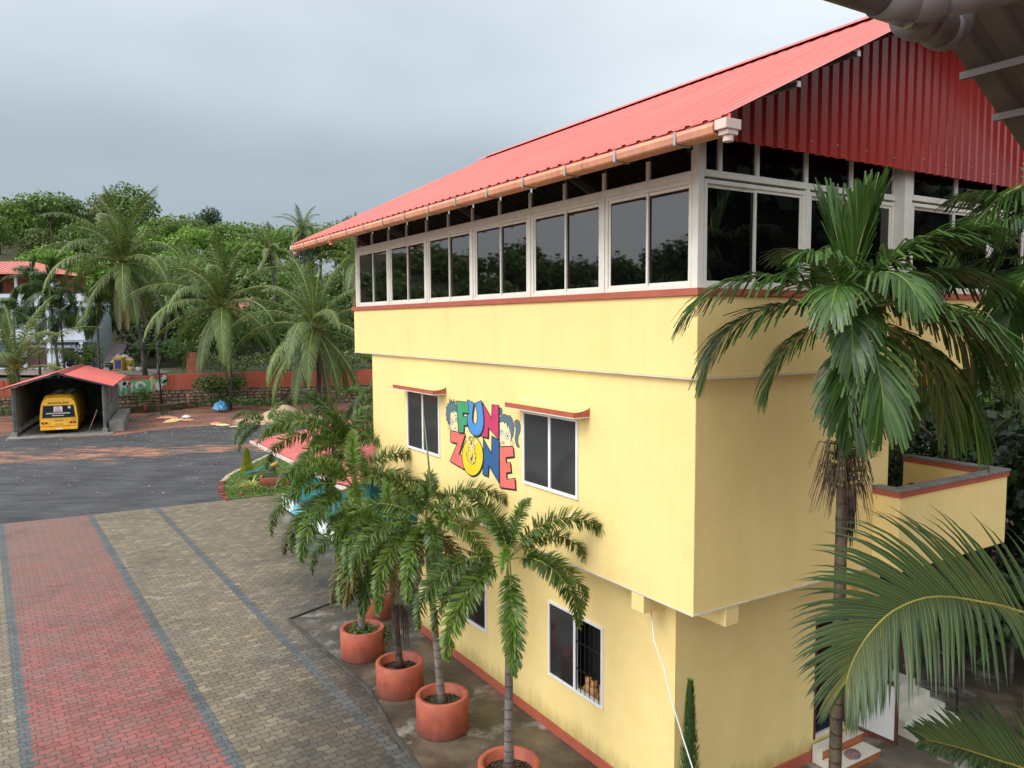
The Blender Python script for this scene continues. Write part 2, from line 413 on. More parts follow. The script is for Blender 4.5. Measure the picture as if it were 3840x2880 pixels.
def paver():
    m, t, b = nodes('pavers')
    c = nn(t, 'ShaderNodeTexCoord'); mp = nn(t, 'ShaderNodeMapping', vector_type='TEXTURE')
    mp.inputs['Rotation'].default_value = (0, 0, R(34.1)); t.links.new(c.outputs['Object'], mp.inputs[0])
    s = nn(t, 'ShaderNodeSeparateXYZ'); t.links.new(mp.outputs[0], s.inputs[0])
    q, p = s.outputs[0], s.outputs[1]
    H_, W_ = .155, .235
    tri = lambda x, per: tmath(t, 'PINGPONG', x, per)
    q2 = tmath(t, 'ADD', q, tmath(t, 'MULTIPLY', tri(tmath(t, 'ADD', p, H_ * .5), H_), .36))
    p2 = tmath(t, 'ADD', p, tmath(t, 'MULTIPLY', tri(q, W_ / 2), .30))
    cb = nn(t, 'ShaderNodeCombineXYZ'); t.links.new(q2, cb.inputs[0]); t.links.new(p2, cb.inputs[1])
    br = nn(t, 'ShaderNodeTexBrick'); t.links.new(cb.outputs[0], br.inputs[0])
    br.inputs['Color1'].default_value = (0, 0, 0, 1); br.inputs['Color2'].default_value = (1, 1, 1, 1); br.inputs['Mortar'].default_value = (.5, .5, .5, 1)
    br.inputs['Scale'].default_value = 1; br.inputs['Mortar Size'].default_value = .008; br.inputs['Mortar Smooth'].default_value = .3
    br.inputs['Brick Width'].default_value = W_; br.inputs['Row Height'].default_value = H_; br.inputs['Bias'].default_value = 0
    rnd = br.outputs['Color']
    big = tnoise(t, .55, 5, .6); mid = tnoise(t, 2.6, 4, .6); fine = tnoise(t, 30, 4, .6)
    red = tmix(t, rnd, (.205, .056, .045), (.35, .090, .076))
    red = tmix(t, tramp(t, mid, [(.42, (0, 0, 0)), (.70, (.75, .75, .75))]), red, (.19, .115, .095))
    tan = tmix(t, rnd, (.160, .122, .076), (.240, .188, .118))
    far = nn(t, 'ShaderNodeMapRange'); t.links.new(tmath(t, 'ADD', p, tmath(t, 'MULTIPLY', mid, 9)), far.inputs[0]); far.inputs[1].default_value = 21; far.inputs[2].default_value = 33
    red = tmix(t, tmath(t, 'MULTIPLY', far.outputs[0], .7), red, (.215, .120, .088))
    tan = tmix(t, tramp(t, tmath(t, 'ADD', tmath(t, 'MULTIPLY', rnd, .35), tmath(t, 'MULTIPLY', mid, .75)), [(.66, (0, 0, 0)), (.80, (.7, .7, .7))]), tan, (.36, .29, .17))
    wet = tmix(t, rnd, (.044, .039, .033), (.088, .078, .064))
    grey = tmix(t, rnd, (.070, .078, .078), (.110, .118, .115))
    # worn, damp area towards the school building: an area of its own ragged shape
    near = tmath(t, 'ADD', tmath(t, 'ADD', tmath(t, 'MULTIPLY', q, .30), tmath(t, 'MULTIPLY', p, -.11)), tmath(t, 'MULTIPLY', big, 1.6))
    tan = tmix(t, tramp(t, tmath(t, 'MULTIPLY', near, .5), [(.10, (0, 0, 0)), (.50, (1, 1, 1))]), tan, wet)
    def between(a, b_):
        return tmath(t, 'MULTIPLY', tmath(t, 'GREATER_THAN', q2, a), tmath(t, 'LESS_THAN', q2, b_))
    col = tmix(t, between(.42, 2.96), tan, red)
    for a, b_ in ((.22, .42), (2.96, 3.16), (5.16, 5.38)): col = tmix(t, between(a, b_), col, grey)
    col = tmix(t, tmath(t, 'MULTIPLY', tramp(t, fine, [(.4, (0, 0, 0)), (.7, (1, 1, 1))]), .25), col, (.10, .085, .065))
    pale = tramp(t, tnoise(t, 1.3, 6, .7, off=(4, 2, 0)), [(.66, (0, 0, 0)), (.80, (.35, .35, .35))])
    col = tmix(t, pale, col, (.32, .27, .20))
    col = tmix(t, tmath(t, 'MULTIPLY', br.outputs['Fac'], .95), col, (.014, .012, .010))
    stain = tramp(t, tnoise(t, .42, 7, .7, off=(2, 9, 0)), [(.54, (1, 1, 1)), (.70, (.62, .60, .58))])
    col = tmix(t, 1.0, col, stain, 'MULTIPLY')
    moss = tmath(t, 'MULTIPLY', tmath(t, 'MULTIPLY', br.outputs['Fac'], .8), tramp(t, tnoise(t, .8, 5, off=(5, 5, 5)), [(.5, (0, 0, 0)), (.65, (1, 1, 1))]))
    col = tmix(t, moss, col, (.03, .045, .012))
    t.links.new(col, b.inputs['Base Color'])
    t.links.new(tramp(t, tnoise(t, .9, 5), [(.35, (.28, .28, .28)), (.65, (.65, .65, .65))]), b.inputs['Roughness'])
    h = tmath(t, 'ADD', tmath(t, 'MULTIPLY', br.outputs['Fac'], -1), tmath(t, 'MULTIPLY', fine, .25))
    h = tmath(t, 'ADD', h, tmath(t, 'MULTIPLY', rnd, .35))
    tbump(t, b, h, .5, .006); MATS['pavers'] = m
paver()

def asphalt():
    m, t, b = nodes('asphalt')
    base = tramp(t, tnoise(t, .6, 6, .6), [(.35, (.040, .041, .045)), (.65, (.076, .077, .082))])
    grit = tnoise(t, 12, 5, .75)
    base = tmix(t, tramp(t, grit, [(.56, (0, 0, 0)), (.66, (.7, .7, .7))]), base, (.20, .20, .20))
    c = nn(t, 'ShaderNodeTexCoord'); s = nn(t, 'ShaderNodeSeparateXYZ'); t.links.new(c.outputs['Object'], s.inputs[0])
    x, y = s.outputs[0], s.outputs[1]
    # smears of red laterite soil carried across the yard, in a band that runs with the traffic
    w = tmath(t, 'ADD', tmath(t, 'SUBTRACT', y, tmath(t, 'MULTIPLY', x, .30)), -48.6)
    wave = tmath(t, 'MULTIPLY', tmath(t, 'SUBTRACT', tnoise(t, .13, 3), .5), 9)
    w = tmath(t, 'ABSOLUTE', tmath(t, 'ADD', w, wave))
    band = nn(t, 'ShaderNodeMapRange'); t.links.new(w, band.inputs[0])
    band.inputs[1].default_value = 0; band.inputs[2].default_value = 4.2; band.inputs[3].default_value = .17; band.inputs[4].default_value = -.12
    st = tnoise(t, 1.0, 6, .62, (.5, 1.7, 1), rot=(0, 0, R(-17)))
    f = tramp(t, tmath(t, 'ADD', st, band.outputs[0]), [(.545, (0, 0, 0)), (.635, (1, 1, 1))])
    f = tmath(t, 'MULTIPLY', f, tramp(t, tnoise(t, .8, 7, .75, off=(3, 3, 1)), [(.36, (0, 0, 0)), (.52, (1, 1, 1))]))
    col = tmix(t, tmath(t, 'MULTIPLY', f, .95), base, tuple(x_ for x_ in (.46, .19, .095)))
    mark = tramp(t, tnoise(t, 1.6, 6, .62, (.35, 2.6, 1), rot=(0, 0, R(-38))), [(.36, (.62, .62, .62)), (.62, (1.35, 1.35, 1.35))])
    mark2 = tramp(t, tnoise(t, 1.3, 6, .62, (.3, 3.0, 1), rot=(0, 0, R(-14))), [(.38, (.72, .72, .72)), (.62, (1.25, 1.25, 1.25))])
    col = tmix(t, .8, tmix(t, .8, col, mark, 'MULTIPLY'), mark2, 'MULTIPLY')
    dust = tramp(t, tnoise(t, .5, 6, .7, (.5, 1.3, 1), rot=(0, 0, R(-20)), off=(9, 3, 0)), [(.5, (0, 0, 0)), (.75, (.5, .5, .5))])
    col = tmix(t, dust, col, (.16, .15, .145))
    t.links.new(col, b.inputs['Base Color'])
    t.links.new(tramp(t, tnoise(t, .35, 5), [(.35, (.5, .5, .5)), (.65, (.9, .9, .9))]), b.inputs['Roughness'])
    tr = tnoise(t, 1.6, 6, .6, (.35, 2.6, 1), rot=(0, 0, R(-38)))
    h = tmath(t, 'ADD', tmath(t, 'MULTIPLY', tr, 3), grit)
    tbump(t, b, h, 1.0, .09); MATS['asphalt'] = m
asphalt()

def soilground():
    m, t, b = nodes('laterite')
    col = tramp(t, tnoise(t, .35, 6, .65), [(.36, (.085, .078, .075)), (.5, (.20, .085, .05)), (.66, (.36, .135, .075))])
    col = tmix(t, tramp(t, tnoise(t, 7, 6, .75), [(.6, (0, 0, 0)), (.7, (.7, .7, .7))]), col, (.42, .30, .20))
    t.links.new(col, b.inputs['Base Color']); b.inputs['Roughness'].default_value = .8
    tbump(t, b, tnoise(t, 3, 8, .7), .9, .05); MATS['laterite'] = m
soilground()

def apron():
    m, t, b = nodes('apron')
    col = tramp(t, tnoise(t, 1.1, 7, .65), [(.34, (.032, .027, .020)), (.5, (.075, .060, .042)), (.68, (.15, .12, .085))])
    col = tmix(t, tramp(t, tnoise(t, .9, 7, .72, off=(5, 1, 0)), [(.54, (0, 0, 0)), (.68, (.85, .85, .85))]), col, (.40, .385, .34))
    col = tmix(t, tramp(t, tnoise(t, .7, 6, .7, off=(1, 7, 0)), [(.55, (0, 0, 0)), (.7, (.6, .6, .6))]), col, (.05, .06, .025))
    t.links.new(col, b.inputs['Base Color'])
    t.links.new(tramp(t, tnoise(t, .8, 5, off=(2, 2, 0)), [(.38, (.22, .22, .22)), (.62, (.7, .7, .7))]), b.inputs['Roughness'])
    tbump(t, b, tnoise(t, 9, 7, .7), .35, .02); MATS['apron'] = m
apron()

def stonewall():
    m, t, b = nodes('rubble_stone')
    c = nn(t, 'ShaderNodeTexCoord'); mp = nn(t, 'ShaderNodeMapping')
    s = nn(t, 'ShaderNodeSeparateXYZ'); t.links.new(c.outputs['Object'], s.inputs[0])
    cb = nn(t, 'ShaderNodeCombineXYZ'); t.links.new(s.outputs[0], cb.inputs[0]); t.links.new(s.outputs[2], cb.inputs[1])
    d = nn(t, 'ShaderNodeTexNoise'); d.inputs['Scale'].default_value = 2.2; t.links.new(c.outputs['Object'], d.inputs[0])
    v = nn(t, 'ShaderNodeVectorMath', operation='MULTIPLY_ADD'); t.links.new(d.outputs[1], v.inputs[0]); v.inputs[1].default_value = (.3, .3, 0)
    t.links.new(cb.outputs[0], v.inputs[2])
    br = nn(t, 'ShaderNodeTexBrick'); t.links.new(v.outputs[0], br.inputs[0])
    for k, x in (('Color1', (.20, .14, .09, 1)), ('Color2', (.40, .29, .19, 1)), ('Mortar', (.02, .018, .014, 1))): br.inputs[k].default_value = x
    br.inputs['Scale'].default_value = 1; br.inputs['Mortar Size'].default_value = .035; br.inputs['Mortar Smooth'].default_value = .25
    br.inputs['Brick Width'].default_value = .46; br.inputs['Row Height'].default_value = .27
    br.offset_frequency = 2; br.squash = 1.35; br.squash_frequency = 3
    moss = tramp(t, tnoise(t, .9, 6, .7), [(.48, (0, 0, 0)), (.62, (.85, .85, .85))])
    t.links.new(tmix(t, moss, br.outputs[0], (.035, .035, .018)), b.inputs['Base Color']); b.inputs['Roughness'].default_value = .9
    tbump(t, b, tmath(t, 'MULTIPLY', br.outputs[1], -1), 1.0, .06); MATS['rubble_stone'] = m
stonewall()

def blockwork():
    m, t, b = nodes('blockwork')
    c = nn(t, 'ShaderNodeTexCoord'); s = nn(t, 'ShaderNodeSeparateXYZ'); t.links.new(c.outputs['Object'], s.inputs[0])
    cb = nn(t, 'ShaderNodeCombineXYZ'); t.links.new(tmath(t, 'ADD', s.outputs[0], s.outputs[1]), cb.inputs[0]); t.links.new(s.outputs[2], cb.inputs[1])
    br = nn(t, 'ShaderNodeTexBrick'); t.links.new(cb.outputs[0], br.inputs[0])
    for k, x in (('Color1', (.20, .195, .175, 1)), ('Color2', (.29, .28, .25, 1)), ('Mortar', (.12, .115, .10, 1))): br.inputs[k].default_value = x
    br.inputs['Scale'].default_value = 1; br.inputs['Mortar Size'].default_value = .012; br.inputs['Brick Width'].default_value = .42; br.inputs['Row Height'].default_value = .21
    t.links.new(tmix(t, .5, br.outputs[0], tramp(t, tnoise(t, 1.5, 6), [(.3, (.6, .6, .6)), (.7, (1, 1, 1))]), 'MULTIPLY'), b.inputs['Base Color'])
    b.inputs['Roughness'].default_value = .9; MATS['blockwork'] = m
blockwork()
def trunkm(name, c1, c2, ringc, per, rw):
    """palm stem with leaf-scar rings"""
    m, t, b = nodes(name)
    c = nn(t, 'ShaderNodeTexCoord'); s = nn(t, 'ShaderNodeSeparateXYZ'); t.links.new(c.outputs['Object'], s.inputs[0])
    z = tmath(t, 'ADD', s.outputs[2], tmath(t, 'MULTIPLY', tnoise(t, 5, 3), .05))
    z = tmath(t, 'ADD', z, tmath(t, 'MULTIPLY', tnoise(t, .9, 2), per * 1.5))
    fr = tmath(t, 'FRACT', tmath(t, 'DIVIDE', z, per))
    col = tramp(t, tnoise(t, 2.2, 7, .7, (1, 1, .5)), [(.38, c2), (.62, c1)])
    ring = tramp(t, fr, [(0, (1, 1, 1)), (rw, (0, 0, 0))])
    col = tmix(t, tmath(t, 'MULTIPLY', ring, .85), col, ringc)
    t.links.new(col, b.inputs['Base Color']); b.inputs['Roughness'].default_value = .6
    tbump(t, b, tmath(t, 'MULTIPLY', ring, -1), .6, .012); MATS[name] = m
trunkm('stem_grey', (.26, .23, .21), (.10, .075, .07), (.06, .05, .045), .16, .14)
trunkm('stem_areca', (.13, .095, .055), (.010, .008, .006), (.015, .012, .01), .17, .16)
trunkm('stem_coco', (.12, .10, .085), (.035, .03, .026), (.02, .018, .015), .22, .3)
# ---------------------------------------------------------------- ground, paving, yard
def P2(px, py, z=0.0): p = on(px, py, 0); return (p.x, p.y, z)
g = MB()
xs = [-700, -200, -95, -60, -40, -20, 0, 25, 60, 200, 700]; ys = [-200, -30, 0, 30, 60, 200, 900]
g.add([(x, y, 0) for y in ys for x in xs], [(j * 11 + i, j * 11 + i + 1, j * 11 + i + 12, j * 11 + i + 11) for j in range(6) for i in range(10)])
tag(g.build('ground', 'laterite'), kind='structure')
yard = [P2(-900, 1680, .004), P2(60, 1634, .004), P2(300, 1640, .004), P2(440, 1632, .004), P2(640, 1606, .004), P2(860, 1590, .004), P2(1150, 1572, .004), P2(1330, 1560, .004), (0, 58, .004), (6, 40, .004), (-4, 28, .004), (-14, 24, .004), (-30, 12, .004), (-45, 14, .004)]
tag(MB().poly(yard).build('asphalt_yard', 'asphalt'), kind='structure')
a27 = math.atan2(31.62 - 27.18, -9.45 + 18.08)
pv = [(-18.08 - 14 * math.cos(a27), 27.18 - 14 * math.sin(a27), .012), (-15.62, 28.25, .012), (-11.3, 30.62, .012), (-9.45, 31.62, .012), (-4, 34.4, .012), (8, 20, .012), (8, -4, .012), (-22, -8, .012)]
tag(MB().poly(pv).build('block_paving', 'pavers'), kind='structure')
BR = R(31.95); BO = Vector((2.2297, 9.4778, 0))
def bl(v, u, z=0): c, s = math.cos(BR), math.sin(BR); return Vector((BO.x + v * c - u * s, BO.y + v * s + u * c, z))
# concrete apron round the school with a raised rim
rim = [P2(1095, 2329, .03), P2(1392, 2585, .03), P2(1481, 2747, .03), P2(1557, 2867, .03)]
ap = [Vector(rim[0]), Vector(rim[1]), Vector(rim[2]), Vector(rim[3]), bl(-2.15, 1.0, .03), bl(-2.2, -4, .03), bl(11, -4, .03), bl(11, 2, .03), bl(.43, 2, .03), bl(.43, 9.4, .03), bl(-.6, 11.6, .03)]
tag(MB().prism([(p[0], p[1], .0) for p in ap][::-1], (0, 0, .035)).build('concrete_apron', 'apron'), kind='structure')
k = MB(); path = [bl(-.55, 11.75), Vector(rim[0]) + Vector((-.1, .05, 0)), Vector(rim[1]) + Vector((-.06, 0, 0)), Vector(rim[2]) + Vector((-.05, 0, 0)), Vector(rim[3]), bl(-2.2, 1.0), bl(-2.25, -4)]
for a, b in zip(path, path[1:]): k.bar((a.x, a.y, .03), (b.x, b.y, .03), .075, .05)
tag(k.build('apron_rim', pm('rim_dark', (.075, .07, .06), (.035, .032, .026), 3, .9, .4), bevel=.01), kind='structure')
# ---------------------------------------------------------------- school building, local frame x = along the gable front, y = along the long front
SC = empty('school_building', BO, BR, 'yellow three-storey school building with red metal roof and painted lettering', 'building')
def P(name, mb, mat, parent=SC, **k): return mb.build(name, mat, parent, **k)
w = MB().box(0, 4.0, 0, 10.38, 3.315, 6.275)
P('middle_wall', w, 'yellow', bevel=.012)
P('middle_edge_bead', MB().box(-.012, 4.0, -.012, 10.39, 3.300, 3.318), 'trim_white')
uw = MB().box(-.06, 3.98, -.07, 11.33, 6.27, 7.27).box(3.98, 9.4, -.22, 11.33, 6.21, 7.272)
P('upper_wall', uw, 'yellow', bevel=.012)
P('upper_edge_bead', MB().box(-.075, 3.975, -.085, 11.34, 6.252, 6.271).box(3.98, 9.4, -.235, 11.3, 6.194, 6.212), 'trim_white')
P('red_band', MB().box(-.10, 3.945, -.11, 11.38, 7.27, 7.355).box(3.945, 9.44, -.26, 11.38, 7.272, 7.357), 'trim_red')
# ground floor walls
gw = MB()
gw.box(.43, .63, .745, 2.29, 0, 3.30).box(.43, .63, 3.76, 8.92, 0, 3.30).box(.43, .63, 2.29, 3.76, 0, 1.0).box(.43, .63, 2.29, 3.76, 2.30, 3.30)
gw.box(.63, 3.41, .745, .93, 0, 3.302).box(3.41, 4.24, .745, .93, 2.31, 3.302).box(4.24, 5.05, .745, .93, 0, 3.302)
gw.box(4.87, 5.05, .93, 8.74, 0, 3.302).box(3.41, 4.24, .75, .93, 0, .36).box(.63, 5.05, 8.74, 8.92, 0, 3.302)
P('ground_wall', gw, 'yellow_damp')
P('door_pilaster', MB().box(4.24, 4.42, .70, .7455, .03, 3.3), 'yellow_deep')
P('plinth_band', MB().box(.405, .432, .72, 8.94, .03, .2).box(.40, 3.35, .715, .747, .03, .2).box(4.42, 5.05, .715, .747, .03, .26), 'trim_red')
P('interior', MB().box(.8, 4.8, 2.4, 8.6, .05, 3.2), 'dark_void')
for x0, x1, y0, y1 in ((0.0, .45, .913, 1.161), (.579, .826, 0.0, .75)):
    P('bracket', MB().box(x0 + .001, x1, y0 + .001, y1, 3.04, 3.301), 'yellow', bevel=.008)
for y0 in (4.6, 8.0): P('bracket', MB().box(.002, .45, y0, y0 + .25, 3.04, 3.301), 'yellow', bevel=.008)
P('roof_beam', MB().box(4.0, 6.42, .30, .58, 5.92, 6.2), 'yellow_deep', bevel=.01)
P('column', MB().box(9.0, 9.3, 8, 8.3, 0, 6.2), 'yellow')
# balcony on the middle storey
bal = empty('balcony', parent=SC)
P('balcony_wall', MB().box(3.63, 6.62, -.42, -.30, 3.315, 4.42).box(3.63, 3.75, -.30, -.002, 3.315, 4.42).box(6.50, 6.62, -.30, 1.29, 3.315, 4.42).box(4.0, 6.5, -.30, 8, 3.32, 3.46), 'yellow', bal, bevel=.008)
P('balcony_band', MB().box(3.61, 6.64, -.44, -.285, 4.42, 4.50).box(3.61, 3.77, -.285, -.003, 4.42, 4.50).box(6.485, 6.64, -.285, 1.29, 4.42, 4.50), 'trim_red', bal)
P('balcony_cap', MB().box(3.60, 6.66, -.455, -.27, 4.50, 4.54).box(3.60, 3.78, -.27, -.003, 4.50, 4.54).box(6.47, 6.66, -.27, 1.30, 4.50, 4.54), 'cap_grey', bal, bevel=.006)
P('balcony_spout', MB().tube([(6.45, 1.1, 4.0), (6.5, 1.1, 4.0)], .06, 10), 'wood_dark', bal)
# roof
def zr(x): return 8.95 + .482 * (x + 1.0)
def corr(mb, p0, along, up, width, lo, hi, pitch=.22, depth=.028, crest=.07):
    """trapezoid-rib metal sheet: ribs run from lo(s) to hi(s) along 'up', spread over 'width' along 'along'"""
    along = Vector(along).normalized(); up = Vector(up).normalized(); nrm = along.cross(up).normalized(); p0 = Vector(p0)
    s = 0; prof = []
    while s < width:
        for ds, h in ((0, 0), (pitch - crest - .04, 0), (pitch - crest - .02, 1), (pitch - .02, 1)):
            if s + ds < width: prof.append((s + ds, h))
        s += pitch
    vs = []; fs = []
    for i, (s, h) in enumerate(prof):
        a, b = lo(s), hi(s)
        vs += [p0 + along * s + up * a + nrm * (h * depth), p0 + along * s + up * b + nrm * (h * depth)]
        if i: k = 2 * i; fs.append((k - 2, k, k + 1, k - 1))
    return mb.add(vs, fs)
sl = Vector((1, 0, .482)).normalized(); LS = 5.7 * math.sqrt(1 + .482 ** 2)
rf = MB()
corr(rf, (-1.0, 13.1, 8.95), (0, -1, 0), sl, 14.5, lambda s: -.03, lambda s: LS, .25, .018, .05)
o = P('roof', rf, 'roof_red')
rb = MB(); corr(rb, (10.4, -1.4, 8.95), (0, 1, 0), (-1, 0, .482), 14.5, lambda s: 0, lambda s: LS)
P('rear_roof_slope', rb, 'roof_red')
rc = MB(); d = .34
for sx in (-1, 1): rc.prism([(4.7, -1.45, 11.76), (4.7 + sx * d, -1.45, 11.76 - d * .482), (4.7 + sx * d, -1.45, 11.775 - d * .482), (4.7, -1.45, 11.775)], (0, 14.6, 0))
P('ridge_cap', rc, 'roof_red')
pu = MB()
for x in (.12, 1.12, 2.08, 3.1, 4.1): pu.box(x - .022, x + .022, -1.30, 12.9, zr(x) - .082, zr(x) - .035)
P('purlin', pu, 'steel')
for x in (.12, 1.12, 2.08, 3.1, 4.1): P('purlin_cap', MB().box(x - .026, x + .026, -1.312, -1.3005, zr(x) - .088, zr(x) - .03), 'alu_white')
P('eave_flashing', MB().box(-1.0, -.985, -1.4, 13.1, 8.86, 8.962), 'roof_red')
for yy in (.5, 3.0, 6.6, 10.2, 12.6): pu = MB().bar((-.9, yy, zr(-.9) - .14), (4.6, yy, zr(4.6) - .14), .06, .1); P('rafter', pu, 'alu_white')
# gable cladding, its top following the roof
def gx(x): return (zr(x) if x < 4.7 else zr(9.4 - x)) - .05
gb = MB(); corr(gb, (-.12, -.30, 9.05), (1, 0, 0), (0, 0, 1), 9.6, lambda s: 0.0, lambda s: gx(-.12 + s) - 9.05, .205, .045, .125)
P('gable_cladding', gb, 'clad_red')
sc_ = MB()
for i in range(12): sc_.ball((.35 + i * .62 + random.uniform(-.1, .1), -.345, 9.05 + random.uniform(.12, .2)), .012, 6)
P('cladding_screw', sc_, 'galv')
# gutter of the long eave
gt = empty('gutter', parent=SC)
prof = [(-1.07, 8.90), (-1.085, 8.86), (-1.07, 8.80), (-1.05, 8.785), (-.88, 8.785), (-.86, 8.90), (-.88, 8.90), (-.895, 8.80), (-1.05, 8.80), (-1.055, 8.90)]
P('gutter_channel', MB().prism([(x, -1.25, z) for x, z in prof], (0, 14.2, 0)), 'gutter', gt)
for i in range(15):
    y = -.75 + i * .97
    P('gutter_strap', MB().box(-1.092, -1.086, y, y + .035, 8.78, 8.905).box(-1.09, -.87, y, y + .035, 8.772, 8.78), 'galv', gt)
for y in (-1.36, 10.2, 12.9):
    e = MB().box(-1.09, -.875, y - .075, y + .075, 8.81, 8.908)
    e.prism([(-1.05, y - .06, 8.81), (-.90, y - .06, 8.81), (-.90, y + .06, 8.81), (-1.05, y + .06, 8.81)], (0, 0, -.05))
    e.lathe([(.0, 8.765), (.05, 8.765), (.054, 8.70), (.046, 8.70), (.0, 8.705)], 16, -.975, y)
    P('gutter_outlet', e, 'gutter_white' if y < 0 or y > 12 else 'gutter', gt, bevel=.006)
# ---------------------------------------------------------------- upper storey glazing
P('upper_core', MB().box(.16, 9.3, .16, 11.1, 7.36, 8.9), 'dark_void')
ys_ = [0.0, 1.80, 3.66, 5.54, 7.42, 9.33, 11.25]
def glaze(name, axis, a0, a1, z0=7.357, z1=8.66, off=0.0, split=None, trans=True, mcol='alu', glassm='glass_dark'):
    """one bay: frame part with sliding sashes, panes as sub-parts; axis 'y' = long front (plane x=off), 'x' = gable front (plane y=off)"""
    def bx(m, s0, s1, d0, d1, z0_, z1_):
        return m.box(off + d0, off + d1, s0, s1, z0_, z1_) if axis == 'y' else m.box(s0, s1, off + d0, off + d1, z0_, z1_)
    f = MB(); sp = split or (a0 + a1) / 2
    bx(f, a0, a1, 0, .10, z0, z0 + .055); bx(f, a0, a1, 0, .10, z1 - .05, z1)
    bx(f, a0, a0 + .055, .002, .10, z0 + .055, z1 - .05); bx(f, a1 - .055, a1, .002, .10, z0 + .055, z1 - .05)
    fr = P(name, f, mcol, bevel=.004)
    s1 = MB()                                   # two sashes on offset tracks
    for (b0, b1, d) in ((a0 + .055, sp + .02, .05), (sp - .02, a1 - .055, .025)):
        bx(s1, b0, b0 + .035, d, d + .022, z0 + .055, z1 - .05); bx(s1, b1 - .035, b1, d, d + .022, z0 + .055, z1 - .05)
        bx(s1, b0 + .035, b1 - .035, d, d + .022, z0 + .055, z0 + .095); bx(s1, b0 + .035, b1 - .035, d, d + .022, z1 - .09, z1 - .05)
    P('sash', s1, mcol, fr, bevel=.003)
    for (b0, b1, d) in ((a0 + .055, sp + .02, .05), (sp - .02, a1 - .055, .025)):
        p = MB(); bx(p, b0 + .033, b1 - .033, d + .009, d + .015, z0 + .093, z1 - .088); P('pane', p, glassm, fr)
    return fr
for i in range(6): glaze('window', 'y', ys_[i] + (.045 if i else .1), ys_[i + 1] - .045, off=-.005)
xb = [.15, 1.98, 2.93, 4.22]
glaze('window', 'x', .10, 1.96, z1=8.66, off=-.005, split=1.03)
glaze('window', 'x', 2.03, 3.945, z1=8.66, off=-.005, split=2.95)
for a, b, c in ((4.14, 6.36, 5.30), (6.46, 8.3, 7.42), (8.4, 9.3, 8.8)): glaze('window', 'x', a, b, z1=8.66, off=-.155, split=c)
fr = MB()
for y in ys_[1:-1]: fr.box(-.02, .09, y - .043, y + .043, 7.357, 8.66)
fr.box(-.008, .092, -.008, .092, 7.357, 9.4)                                   # corner post
fr.box(-.015, .09, 11.21, 11.3, 7.357, 9.2)
fr.box(-.012, .085, .093, 11.2, 8.662, 8.755)                              # transom rails
fr.box(.093, 3.945, -.012, .085, 8.69, 8.765)
fr.box(3.95, 4.13, -.155, .085, 7.36, 9.3); fr.box(4.132, 9.3, -.165, -.08, 8.69, 8.765)
fr.box(1.96, 2.03, -.02, .09, 7.357, 8.688)
P('window_post', fr, 'alu', bevel=.004)
for i in range(6):                                                         # transom lights
    for k in range(2):
        y0 = ys_[i] + k * (ys_[i + 1] - ys_[i]) / 2; y1 = y0 + (ys_[i + 1] - ys_[i]) / 2
        if i == 0 and k == 0: y0 = .094
        f = MB().box(0, .06, y0, y0 + .03, 8.756, 9.0).box(0, .06, y1 - .03, y1, 8.756, 9.0).box(.001, .059, y0 + .01, y1 - .01, 8.75, 8.762)
        o = P('transom_window', f, 'alu'); P('pane', MB().box(.03, .036, y0 + .031, y1 - .031, 8.757, 9.25), 'glass_dark', o)
tx = [.094, .37, 1.03, 1.975, 2.935, 3.94]
for a, b in zip(tx, tx[1:]):
    f = MB().box(a, a + .03, 0, .06, 8.766, 9.2).box(b - .03, b, 0, .06, 8.766, 9.2).box(a + .01, b - .01, .001, .059, 8.757, 8.772)
    o = P('transom_window', f, 'alu'); P('pane', MB().box(a + .031, b - .031, .03, .036, 8.767, 9.2), 'glass_dark', o)
tx = [4.135, 5.30, 6.41, 7.42, 8.35, 9.3]
for a, b in zip(tx, tx[1:]):
    f = MB().box(a, a + .03, -.15, -.09, 8.766, 9.2).box(b - .03, b, -.15, -.09, 8.766, 9.2).box(a + .01, b - .01, -.149, -.091, 8.757, 8.772)
    o = P('transom_window', f, 'alu'); P('pane', MB().box(a + .031, b - .031, -.12, -.114, 8.767, 9.2), 'glass_dark', o)
# middle storey windows with their concrete shades
def wframe(y0, y1, z0, z1, x, split, m='alu_white', gl='glass_net', bars=False):
    f = MB().box(x - .03, x + .06, y0, y0 + .045, z0, z1).box(x - .03, x + .06, y1 - .045, y1, z0, z1).box(x - .03, x + .06, y0 + .045, y1 - .045, z0, z0 + .05).box(x - .03, x + .06, y0 + .045, y1 - .045, z1 - .045, z1)
    fr = P('window', f, m, bevel=.004)
    P('sash', MB().box(x - .022, x + .03, split - .028, split + .028, z0 + .05, z1 - .045), m, fr)
    P('pane', MB().box(x - .012, x - .006, split + .028, y1 - .045, z0 + .05, z1 - .045), gl, fr)
    if not bars: P('pane', MB().box(x - .004, x + .002, y0 + .045, split - .028, z0 + .05, z1 - .045), gl, fr)
    else:
        P('window_recess', MB().box(x + .30, x + .32, y0 - .1, y1 + .1, z0 - .1, z1 + .1), 'dark_void', fr)
        b = MB()
        for i in range(6): yy = y0 + .1 + i * (split - y0 - .15) / 5; b.box(x - .022, x - .012, yy - .006, yy + .006, z0 + .05, z1 - .045)
        for zz in (z0 + .4, z0 + .85): b.box(x - .012, x - .006, y0 + .045, split - .028, zz, zz + .015)
        P('window_grille', b, 'black', fr)
    return fr
wframe(6.89, 8.41, 4.31, 5.56, 0, 7.66); wframe(2.36, 3.86, 4.32, 5.53, 0, 3.10)
wframe(2.29, 3.76, 1.0, 2.30, .43, 3.02, gl='glass_plain', bars=True); wframe(5.85, 7.355, 1.0, 2.32, .43, 6.62, gl='glass_plain')
